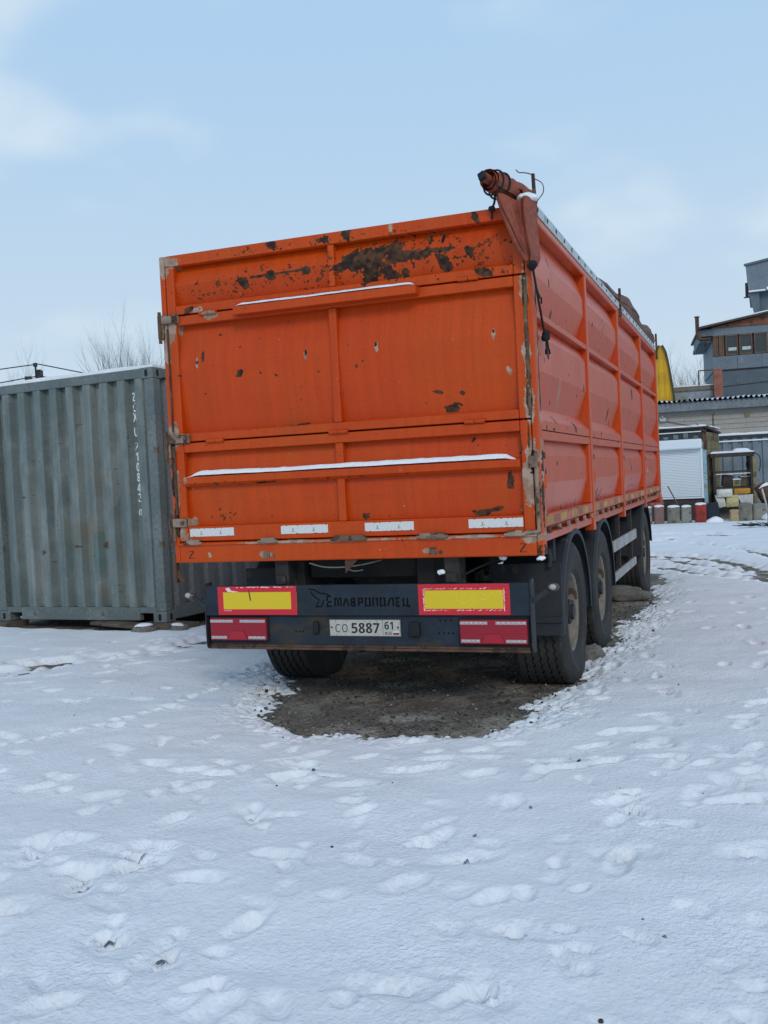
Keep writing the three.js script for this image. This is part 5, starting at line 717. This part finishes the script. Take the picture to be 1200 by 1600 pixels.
// metal rack with junk
{
  const RK = patchy(S(62, 52, 48), S(52, 46, 44), S(84, 62, 48), 5, 200, { rough: 0.85, t: 0.4 });
  const X0 = 8.42, Z0 = -25.2, r = thing('metal_rack', 'rusty steel rack of angle iron with snow on its top shelf', 'rack', [X0, gy(8.9, -25.2) - 0.02, Z0], 0.2);
  const Wr = 0.96, Dr = 0.55, Hr = 1.70; for (const x of [0.03, Wr - 0.03]) for (const z of [0, -Dr]) part(r, 'post', BX(x - 0.028, x + 0.028, 0, Hr - 0.1, z - 0.025, z + 0.025), RK);
  part(r, 'top_shelf', BX(-0.05, Wr + 0.05, Hr - 0.098, Hr, -Dr - 0.04, 0.04), RK); part(r, 'top_snow', snowSlab(-0.04, Wr + 0.04, Hr, -Dr - 0.03, 0.03, 0.05, 6), SNOW); part(r, 'top_snow', lumpy(new THREE.SphereGeometry(0.2, 16, 8, 0, 7, 0, 1.5).scale(1.1, 0.4, 0.9), 0.02, 6, 5).translate(0.72, Hr + 0.02, -0.2), SNOW);
  part(r, 'shelf', BX(0.06, Wr - 0.06, 1.20, 1.245, -Dr, 0.0), RK); part(r, 'shelf_snow', BX(0.06, Wr - 0.06, 1.16, 1.176, -0.02, 0.02, 0.004), SNOW); part(r, 'shelf', BX(0.06, Wr - 0.06, 0.80, 0.835, -Dr, 0.0), RK); part(r, 'brace', BX(0.06, Wr - 0.06, 0.46, 0.485, -0.015, 0.015), RK); part(r, 'brace', BX(0.5, Wr - 0.06, 0.03, 0.06, -0.015, 0.015), RK);
  part(r, 'side_sheet', BX(Wr + 0.002, Wr + 0.09, 0.4, Hr - 0.1, -Dr, 0.02), OLIVE); part(r, 'hose', [tube([[0.86, 1.55, 0.05], [0.8, 1.4, 0.06], [0.84, 1.27, 0.06], [0.9, 1.3, 0.05], [0.87, 1.5, 0.05]], 0.012), tube([[1.0, 1.68, 0.05], [1.12, 1.58, 0.06], [1.13, 1.3, 0.05], [1.1, 1.2, 0.05]], 0.012)], ROPE);
  const P = (x, y, z) => [X0 + x * Math.cos(0.2) - z * Math.sin(0.2), y + gy(8.9, -25.2) - 0.02, Z0 + x * Math.sin(0.2) + z * Math.cos(0.2)];
  const box = (name, label, cat, w, h, d, m, x, y, z, rz = 0, snow = true, yaw = 0.2) => { const t = thing(name, label, cat, P(x, y, z), yaw); const b = part(t, 'body', lumpy(new RoundedBoxGeometry(w, h, d, 3, 0.02), 0.006, 8, x * 9).rotateZ(rz).translate(0, h / 2, 0), m); if (snow) part(b, 'snow_cap', snowSlab(-w / 2, w / 2, h, -d / 2, d / 2, 0.035, x, 8, 6).translate(0, -h, 0).rotateZ(rz).translate(-Math.sin(rz) * h / 2, h - (1 - Math.cos(rz)) * h / 2, 0), SNOW); return t; };
  box('drum', 'dark tilted drum on the rack shelf with snow on top', 'drum', 0.24, 0.31, 0.24, DBROWN, 0.36, 0.84, -0.22, -0.16); box('tin', 'small beige tin on the rack shelf', 'tin', 0.2, 0.18, 0.2, OLIVE, 0.58, 0.836, -0.16); box('crate', 'low crate at the right end of the rack shelf', 'crate', 0.24, 0.24, 0.3, WOOD, 0.79, 0.836, -0.3);
  const SUP = mat(214, 214, 206, 0.8);
  box('foam_box', 'white box under the rack shelf', 'box', 0.36, 0.2, 0.3, SUP, 0.24, 0.585, 0.1, 0, false).children[0].userData = {}; box('yellow_crate', 'orange-yellow plastic crate under the rack shelf', 'crate', 0.4, 0.14, 0.3, mat(204, 142, 28, 0.6), 0.68, 0.65, -0.05, 0, false);
  box('trunk', 'old grey trunk standing inside the rack', 'trunk', 0.82, 0.58, 0.3, CONC, 0.48, 0.0, -0.33, 0, false);
  box('sack', 'pale sack hanging over the rack brace', 'sack', 0.2, 0.34, 0.14, mat(200, 196, 184, 0.95), 0.14, 0.33, 0.12, 0.2, false); box('canister', 'cream canister between the sack and the white sheet', 'canister', 0.3, 0.3, 0.16, mat(196, 184, 132, 0.7), 0.42, 0.33, 0.12, 0.03, false);
  { const sh = new THREE.Shape(); sh.moveTo(0, 0.6); sh.lineTo(0.36, 0.6); sh.lineTo(0.36, -0.0); sh.lineTo(0.3, 0.0); sh.lineTo(0.08, 0.4); const g = new THREE.ExtrudeGeometry(sh, { depth: 0.03, bevelEnabled: true, bevelSize: 0.008, bevelThickness: 0.008, bevelSegments: 1 }); single('plastic_sheet', 'white plastic sheet draped down the right side of the rack', 'sheet', lumpy(g, 0.012, 7, 2), mat(206, 204, 204, 0.7), P(0.55, 0.02, 0.16), 0.2); }
  box('dark_bag', 'dark blue bag slumped between kiosk and rack', 'bag', 0.3, 0.46, 0.24, mat(36, 44, 58, 0.8), -0.06, 0.0, 0.1, 0.1, false);
}
// junk heap at the right edge
{
  const r = rng(12); const J = (name, label, cat, g, m, x, y, z, yaw = 0) => single(name, label, cat, g, m, [x, y + gy(x, z), z], yaw);
  const t = thing('barrel', 'rusty barrel lying tilted on the junk heap with snow on it', 'barrel', [9.62, gy(9.62, -25) + 0.42, -25.0], 0.3); const b = part(t, 'body', new THREE.CylinderGeometry(0.17, 0.17, 0.5, 20).rotateZ(0.5).translate(0, 0.2, 0), RUSTY); part(b, 'snow_cap', lumpy(new THREE.SphereGeometry(0.2, 14, 8, 0, 7, 0, 1.5).scale(0.9, 0.45, 0.9), 0.015, 8, 3).rotateZ(0.3).translate(-0.02, 0.36, 0.02), SNOW); part(b, 'rim', new THREE.TorusGeometry(0.17, 0.012, 6, 24).rotateX(Math.PI / 2).rotateZ(0.5).translate(0.12, -0.02, 0), RUSTY);
  J('timber', 'snowy board propped across the top of the junk heap', 'board', [bar([-0.25, 0.75, 0], [0.28, 1.02, -0.05], 0.1, 0.05), bar([0.28, 1.02, -0.05], [0.36, 0.8, 0], 0.06, 0.04)], mat(188, 190, 192, 0.9), 9.85, 0, -25.0, 0.2);
  J('crate', 'dark crate with snow at the right of the junk heap', 'crate', lumpy(new RoundedBoxGeometry(0.5, 0.34, 0.4, 3, 0.02), 0.01, 5, 2).translate(0, 0.5, 0), DARKM, 10.1, 0, -24.9); J('snow_slab', 'slab of snow on the upper dark crate of the junk heap', 'snow', snowSlab(-0.26, 0.26, 0.67, -0.2, 0.2, 0.07, 4), SNOW, 10.1, 0, -24.9);
  J('crate', 'lower dark crate under the junk heap', 'crate', lumpy(new RoundedBoxGeometry(0.95, 0.34, 0.5, 3, 0.03), 0.02, 4, 6).translate(0, 0.17, 0), CHASSIS, 9.95, 0, -24.95);
  J('pipe', 'pale bent pipe curving down the front of the junk heap', 'pipe', [tube([[-0.3, 0.38, 0.3], [-0.1, 0.22, 0.4], [0.2, 0.16, 0.4], [0.45, 0.14, 0.35]], 0.025), tube([[-0.5, 0.75, 0.3], [-0.44, 0.3, 0.4], [-0.45, 0.08, 0.42]], 0.025), tube([[-0.35, 0.36, 0.3], [-0.12, 0.48, 0.36]], 0.02)], mat(196, 196, 192, 0.8), 9.92, 0, -24.9);
  J('snow_heap', 'mound of snow at the foot of the junk heap', 'snow heap', lumpy(new THREE.IcosahedronGeometry(0.4, 4).scale(1.3, 0.35, 0.8), 0.05, 3, 7), SNOW, 9.75, 0.03, -24.3);
  // dark bundle and twigs nearer, at the frame edge
  const bn = thing('bundle', 'dark wrapped bundle on the snow at the right edge', 'bundle', [8.62, gy(8.6, -21.6), -21.6], 0); part(bn, 'body', lumpy(new THREE.IcosahedronGeometry(0.28, 4).scale(0.9, 1.0, 0.8), 0.07, 4, 3).translate(0, 0.22, 0), mat(48, 62, 66, 0.9)); part(bn, 'snow_cap', lumpy(new THREE.IcosahedronGeometry(0.16, 3).scale(1, 0.6, 0.8), 0.03, 6, 8).translate(0, 0.1, 0.2), SNOW);
  const tw = []; for (let i = 0; i < 26; i++) { const x = (r() - 0.5) * 0.7, z = (r() - 0.5) * 0.3, a = r() * 6, L = 0.12 + 0.2 * r(); tw.push(rod([x, 0.03 + 0.05 * r(), z], [x + L * Math.cos(a), 0.03 + 0.1 * r(), z + L * Math.sin(a)], 0.01, 0.006, 5)); } J('twigs', 'dark twigs lying on the snow beside the bundle', 'twigs', tw, mat(40, 40, 42, 0.9), 8.2, 0, -21.5);
}
// second container, grey-blue, behind the rack
{
  const c = thing('shipping_container', 'streaked grey-blue container behind the metal rack', 'container', [9.5, 0, -28.7], 0.2); const Wc = 6.0, Hc = 2.28, n = 22, p = Wc / n, P = [], I = [], xs = [[0, -0.03]];
  for (let i = 0; i < n; i++) xs.push([(i + 0.3) * p, -0.03], [(i + 0.42) * p, 0.01], [(i + 0.85) * p, 0.01], [(i + 1) * p, -0.03]);
  for (const y of [0.1, Hc - 0.1]) for (const [x, z] of xs) P.push(x, y, z); for (let i = 0; i < xs.length - 1; i++) I.push(i, i + 1, i + xs.length, i + 1, i + 1 + xs.length, i + xs.length);
  const g = new THREE.BufferGeometry(); g.setAttribute('position', new THREE.Float32BufferAttribute(P, 3)); g.setIndex(I); part(c, 'side_wall', toCreasedNormals(g, 0.2), GREYBLUE);
  part(c, 'body', BX(0.02, Wc, 0.02, Hc - 0.02, -2.4, -0.05, 0), GREYBLUE); part(c, 'top_rail', BX(-0.04, Wc, Hc - 0.1, Hc, -0.06, 0.03), mat(60, 62, 66, 0.8)); part(c, 'bottom_rail', BX(0, Wc, 0, 0.1, -0.06, 0.03), GREYBLUE); part(c, 'roof_snow', snowSlab(-0.02, Wc, Hc, -2.4, 0.03, 0.07, 4, 40, 10), SNOW);
  part(c, 'snow_ledge', BX(0, Wc, Hc - 0.19, Hc - 0.15, 0.01, 0.06, 0.01), SNOW);
}
// long low building with beige siding and corrugated roof
{
  const b = thing('siding_building', 'long low building clad in beige siding under a snowy corrugated roof', 'building', [9.5, 0, -34.4], 0.3); const x0 = -5, x1 = 13, y1 = 3.32;
  const SID = patchy(S(176, 170, 160), S(164, 158, 150), S(150, 142, 134), 1.6, 210, { rough: 0.8, t: 0.5 });
  for (let i = 0; i < 20; i++) { const y = i * 0.166; part(b, 'siding_board', extrudeX([[-0.03, y], [0.022, y], [0.022, y + 0.012], [0.0, y + 0.163], [-0.03, y + 0.163]], x0, x1), SID); }
  part(b, 'wall_core', BX(x0 + 0.02, x1 - 0.02, 0, 3.5, -7, -0.035, 0), SID);
  const FAS = mat(134, 142, 150, 0.7); part(b, 'fascia', [BX(x0, x1, y1 + 0.002, y1 + 0.30, -0.03, 0.34, 0.004), ...Array.from({ length: 120 }, (_, i) => BX(x0 + 0.075 + i * 0.15, x0 + 0.135 + i * 0.15, y1 + 0.02, y1 + 0.28, 0.341, 0.352, 0))], FAS);
  const n = 110, pitch = (x1 - x0) / n, P = [], I = [], U = 8; for (const [z, y] of [[0.46, y1 + 0.33], [-7.2, y1 + 0.75]]) for (let i = 0; i <= n * U; i++) P.push(x0 + i * pitch / U, y + 0.045 * Math.cos(i / U * Math.PI * 2), z); const w = n * U + 1; for (let i = 0; i < w - 1; i++) I.push(i, i + 1, i + w, i + 1, i + 1 + w, i + w);
  const g = new THREE.BufferGeometry(); g.setAttribute('position', new THREE.Float32BufferAttribute(P, 3)); g.setIndex(I); g.computeVertexNormals(); const rf = part(b, 'roof', g, mat(58, 62, 70, 0.7)); const g2 = g.clone(); const q = g2.attributes.position; for (let i = 0; i < q.count; i++) q.setXYZ(i, q.getX(i), q.getY(i) + 0.035 + 0.03 * noise(q.getX(i) * 3, q.getZ(i)), q.getZ(i) - 0.02); g2.computeVertexNormals(); part(rf, 'roof_snow', g2, SNOW);
  const lm = part(b, 'wall_lamp', [BX(0.20, 0.42, 3.02, 3.16, 0.03, 0.14, 0.03), rod([0.31, 3.09, 0.1], [0.31, 3.2, 0.25], 0.02)], mat(206, 206, 204, 0.5)); part(b, 'vent', [BX(2.98, 3.14, 3.02, 3.18, 0.023, 0.05)], mat(140, 130, 104, 0.8)); part(b, 'cable', tube([[-1, 3.0, 0.05], [0.2, 3.06, 0.05], [0.9, 2.9, 0.05], [1.6, 2.75, 0.05]], 0.01), BLACK); void lm;
}
// yellow sheet-metal hood beside the trailer's front
{
  const h = thing('yellow_hood', 'tall yellow sheet-metal hood with a dark curved edge beside the trailer front', 'hood', [11.45, 0, -40], 0.3);
  const YEL = patchy(S(206, 160, 24), S(190, 146, 24), S(170, 124, 26), 1.5, 220, { rough: 0.7, t: 0.5 }); const right = []; for (let i = 0; i <= 12; i++) { const t = i / 12; right.push([0.5 * Math.pow(1 - t, 0.55) * 0.92 + 0.04, 3.4 + 2.95 * t]); }
  const sh = new THREE.Shape(); sh.moveTo(-0.62, 0); sh.lineTo(0.62, 0); right.forEach(([x, y]) => sh.lineTo(x, y)); right.slice().reverse().forEach(([x, y]) => sh.lineTo(-x, y)); part(h, 'gable', new THREE.ExtrudeGeometry(sh, { depth: 3, bevelEnabled: false }).translate(0, 0, -3.1), YEL);
  for (const x of [-0.3, -0.1, 0.12, 0.3]) part(h, 'seam', BX(x - 0.015, x + 0.015, 0.1, x > 0.2 ? 5.2 : 6.1 - Math.abs(x), -0.099, -0.07, 0.004), YEL);
  part(h, 'edge_trim', tube([[0.62, 0.1, -0.04], ...right.map(([x, y]) => [x + 0.02, y, -0.04])], 0.045, 60, 6), mat(74, 70, 56, 0.8)); part(h, 'edge_trim', tube([[-0.62, 0.1, -0.04], ...right.map(([x, y]) => [-x - 0.02, y, -0.04])], 0.045, 60, 6), mat(74, 70, 56, 0.8));
}
// grey sheet-metal shed with the upper tower
{
  const TIN = patchy(S(112, 124, 134), S(100, 112, 122), S(126, 132, 136), 1.2, 230, { rough: 0.75, t: 0.5, scaleV: 0.5, scale: 0.8 }), TIND = patchy(S(84, 96, 106), S(94, 106, 114), S(112, 116, 118), 1.4, 233, { rough: 0.75, t: 0.5 });
  const RB = patchy(S(132, 86, 62), S(116, 74, 56), S(88, 66, 54), 2.2, 236, { rough: 0.9, t: 0.3 }), FRAME = patchy(S(122, 92, 72), S(108, 84, 68), S(90, 74, 64), 4, 238, { rough: 0.85, t: 0.4 });
  const GL = new THREE.MeshPhysicalMaterial({ roughness: 0.08, metalness: 0 }); GL.color.setRGB(0.035, 0.045, 0.05);
  const s = thing('grey_shed', 'tall grey sheet-metal shed with a row of windows and rusty eaves', 'building', [14.9, 0, -44], 0.25);
  part(s, 'lower_wall', BX(0.05, 9, 0, 5.58, -6, 0, 0), TIND);
  for (let i = 0; i < 9; i++) part(s, 'wall_panel', BX(0.0 + i * 1.02, 1.015 + i * 1.02, 5.60, 6.20, -0.06, 0.02 + 0.01 * (i % 2), 0.01), TIN);
  part(s, 'side_wall', BX(0.0, 0.06, 5.6, 7.45, -6, -0.062, 0), TIN);
  part(s, 'upper_wall', [extrudeX([[-0.06, 7.12], [0.015, 7.12], [0.015, 7.48], [-0.06, 7.48]], 0, 9)], TIN); part(s, 'wall_core', BX(0.1, 9, 5.5, 7.4, -5.9, -0.16, 0), TIND);
  part(s, 'joint_strip', bar([-0.02, 5.585, 0.045], [9, 5.62, 0.045], 0.05, 0.03), mat(52, 48, 46, 0.85)); part(s, 'joint_strip', bar([0.0, 4.85, 0.02], [9, 5.3, 0.02], 0.03, 0.02), mat(70, 76, 82, 0.85));
  for (const [x0, x1] of [[0.03, 0.24], [0.27, 0.48], [0.54, 1.06], [1.12, 1.66], [1.74, 2.26]]) { const w = part(s, 'window', [BX(x0, x1, 6.22, 6.28, -0.06, 0.03), BX(x0, x1, 7.05, 7.11, -0.06, 0.03), BX(x0, x0 + 0.045, 6.281, 7.049, -0.06, 0.03), BX(x1 - 0.045, x1, 6.281, 7.049, -0.06, 0.03)], FRAME); part(w, 'pane', BX(x0 + 0.046, x1 - 0.046, 6.281, 7.049, -0.03, -0.015, 0), GL); if (x0 > 0.5 && x0 < 1.5) part(w, 'ledge_sign', BX(x0 + 0.12, x1 - 0.05, 6.42, 6.56, -0.012, -0.004, 0), mat(206, 216, 214, 0.6)); if (x0 < 0.5) part(w, 'curtain', BX(x0 + 0.05, x1 - 0.06, 6.285, 7.04, -0.012, -0.004, 0), FRAME); }
  part(s, 'wall_panel', BX(2.28, 3.1, 6.22, 7.11, -0.06, 0.0, 0.01), TIN); part(s, 'wall_panel', BX(3.12, 9, 6.22, 7.11, -0.06, 0.01, 0.01), TIND); part(s, 'corner_trim', BX(2.62, 2.76, 5.6, 8.0, 0.031, 0.08), RB);
  part(s, 'eaves', [(() => { const sh = new THREE.Shape(); sh.moveTo(-0.1, 7.44); sh.lineTo(3.2, 7.44); sh.lineTo(3.2, 8.02); return new THREE.ExtrudeGeometry(sh, { depth: 0.05, bevelEnabled: false }).translate(0, 0.02, 0.03); })()], RB);
  const rf = part(s, 'roof', [(() => { const g = new THREE.BoxGeometry(3.9, 0.08, 6.4, 1, 1, 1); return g.rotateZ(0.155).translate(1.35, 7.78, -2.8); })()], mat(78, 76, 74, 0.85)); part(rf, 'roof_snow', (() => { const g = new THREE.BoxGeometry(3.86, 0.05, 6.35, 20, 1, 20); return g.rotateZ(0.155).translate(1.35, 7.845, -2.8); })(), SNOW);
  part(s, 'gutter', [BX(-0.5, 0.05, 7.12, 7.42, -5, 0.1), BX(-0.55, -0.05, 6.88, 7.05, -5, 0.08)], TIND);
  part(s, 'stove_pipe', [rod([-0.62, 7.15, 0.12], [-0.62, 7.98, 0.12], 0.085, 0.085, 16), tube([[-0.62, 7.2, 0.12], [-0.6, 7.06, 0.12], [-0.42, 7.0, 0.12], [-0.05, 7.0, 0.1]], 0.07, 20, 12), rod([-0.62, 7.98, 0.12], [-0.62, 8.02, 0.12], 0.12, 0.12, 16)], RUSTY);
  part(s, 'floodlight', [BX(-0.36, -0.26, 6.68, 6.78, 0.0, 0.1), rod([-0.3, 6.88, 0.04], [-0.3, 6.78, 0.04], 0.02)], BLACK);
  const t = thing('shed_tower', 'upper grey sheet-metal storey rising above the shed at the right edge', 'building', [17.45, 0, -46.4], 0.37);
  part(t, 'wall', BX(0.28, 8, 6.5, 9.32, -5, 0, 0.01), TIND); part(t, 'upper_wall', (() => { const sh = new THREE.Shape(); sh.moveTo(0.05, 9.32); sh.lineTo(8, 9.32); sh.lineTo(8, 11.7); sh.lineTo(-0.05, 10.55); return new THREE.ExtrudeGeometry(sh, { depth: 5, bevelEnabled: false }).translate(0, 0, -4.7); })(), TIN);
  part(t, 'roof_edge', bar([-0.12, 10.58, 0.33], [8, 11.78, 0.33], 0.1, 0.16), TIND); const lg = part(t, 'overhang', [(() => { const sh = new THREE.Shape(); sh.moveTo(0.06, 9.3); sh.lineTo(0.5, 9.3); sh.lineTo(0.5, 8.05); sh.lineTo(0.3, 8.05); return new THREE.ExtrudeGeometry(sh, { depth: 0.2, bevelEnabled: false }).translate(0, 0, 0.05); })()], TIND); part(lg, 'ledge_snow', [BX(0.05, 0.78, 9.31, 9.38, 0.3, 0.46, 0.02), BX(0.82, 8, 9.33, 9.47, 0.3, 0.5, 0.03)], SNOW);
  part(t, 'duct', [BX(-0.1, 0.04, 9.12, 9.78, 0.1, 0.25), rod([-0.18, 9.12, 0.18], [0.1, 9.12, 0.18], 0.03)], BLACK);
}
// small annex with brick pier and railing between the hood and the shed
{
  const a = thing('annex', 'low annex roof with snowy ledge and brick pier beside the grey shed', 'building', [12.0, 0, -41.5], 0.25); const BR = patchy(S(150, 96, 76), S(134, 86, 70), S(110, 76, 66), 6, 250, { rough: 0.9, t: 0.4 });
  part(a, 'wall', BX(-1, 2.3, 0, 4.55, -3, 0, 0), GREYBLUE); part(a, 'parapet', [BX(-1, 2.28, 4.56, 4.74, -0.1, 0.06)], CONC); part(a, 'ledge_snow', snowSlab(-1, 2.28, 4.74, -0.1, 0.06, 0.06, 5, 30, 3), SNOW); part(a, 'pier', BX(1.92, 2.26, 4.0, 5.35, 0.07, 0.35), BR); part(a, 'railing', [rod([1.35, 4.75, 0.1], [1.35, 5.35, 0.1], 0.025), rod([1.35, 5.35, 0.1], [2.0, 5.35, 0.1], 0.025)], RUSTY); part(a, 'lower_wall', BX(-1, 1.9, 4.1, 4.5, 0.003, 0.05), mat(150, 160, 170, 0.7));
}
// ---------------------------------------------------------------- bare trees, pole and wires beyond
const BARK = patchy(S(128, 120, 114), S(112, 106, 102), S(94, 88, 86), 4, 260, { rough: 0.95, t: 0.4 });
function bareTree(label, x, z, H, spread, seed, trunks, density) {
  const r = rng(seed), t = thing('bare_tree', label, 'tree', [x, 0, z], 0), wood = [], twig = [];
  function grow(p, d, L, rad, lev) {
    const seg = lev < 2 ? 4 : 3; let a = p.clone(), dir = d.clone();
    for (let i = 0; i < seg; i++) { const b = a.clone().addScaledVector(dir, L / seg), r0 = rad * (1 - 0.5 * i / seg), r1 = rad * (1 - 0.5 * (i + 1) / seg); (lev < 2 ? wood : twig).push(rod(a.toArray(), b.toArray(), r0, r1, lev < 2 ? 6 : 3)); a = b; dir.add(V((r() - 0.5) * 0.28, 0.07 * r() + 0.03, (r() - 0.5) * 0.28)).normalize();
      if (lev < 4 && (i > 0 || lev > 0)) { const n = lev === 0 ? density : lev === 1 ? (r() < 0.45 ? 2 : 1) : r() < 0.8 ? 2 : 1; for (let k = 0; k < n; k++) { const az = r() * 6.283, nd = dir.clone().addScaledVector(V(Math.cos(az), 0.25 * r(), Math.sin(az)), spread * (0.5 + 0.5 * r())).normalize(); grow(a, nd, L * (0.5 + 0.22 * r()), r1 * (lev < 1 ? 0.6 : 0.5), lev + 1); } } }
  }
  for (let k = 0; k < trunks; k++) { const az = r() * 6.283; grow(V(0.25 * Math.cos(az) * (trunks > 1), 0, 0.25 * Math.sin(az) * (trunks > 1)), V(0.22 * Math.cos(az) * (trunks > 1), 1, 0.22 * Math.sin(az) * (trunks > 1)).normalize(), H * 0.62, 0.07 + 0.012 * H, 0); }
  const strip = (l) => mergeGeometries(l.map((g) => { const q = g.toNonIndexed(); q.deleteAttribute('uv'); return q; }));
  part(t, 'trunk', strip(wood), BARK); part(t, 'crown', strip(twig), BARK);
}
bareTree('bare many-stemmed tree rising behind the grey container', -7.6, -32, 5.0, 0.42, 3, 4, 2);
bareTree('small bare tree top behind the left end of the grey container', -11.6, -32.5, 4.5, 0.5, 8, 2, 2);
bareTree('faint bare tree far behind between yellow hood and grey shed', 18.7, -60, 6.3, 0.6, 5, 3, 2);
{
  const p = thing('utility_pole', 'dark utility pole with wires behind the grey container', 'pole', [-10.87, 0, -32], 0); part(p, 'post', rod([0, 0, 0], [0, 5.6, 0], 0.09, 0.07, 10), mat(52, 50, 50, 0.9)); part(p, 'cap', [BX(-0.1, 0.1, 5.2, 5.58, -0.1, 0.1), rod([-0.1, 5.55, 0], [-0.1, 5.82, 0], 0.03), BX(-0.16, -0.05, 5.7, 5.82, -0.05, 0.05), BX(-0.45, -0.25, 5.25, 5.4, -0.06, 0.06), rod([-0.4, 5.3, 0], [0, 5.3, 0], 0.03)], mat(40, 40, 42, 0.8));
  for (const [y, k] of [[5.78, 0], [5.4, 1], [5.25, 2]]) { part(p, 'wire', tube([[0, y, 0], [-3, y - 0.3 - 0.1 * k, 0.5], [-9, y - 0.4, 1.5], [-16, y - 0.1, 3]], 0.018, 30, 5), BLACK); part(p, 'wire', tube([[0, y, 0], [1.8, y - 0.42, -0.3], [4, y - 0.8, -0.6], [9, y - 1.1, -1.5]], 0.018, 30, 5), BLACK); }
}

scene.traverse((o) => { if (o.isMesh) { o.castShadow = true; o.receiveShadow = true; } });
renderer.setSize(768, 1024);
renderer.render(scene, camera);
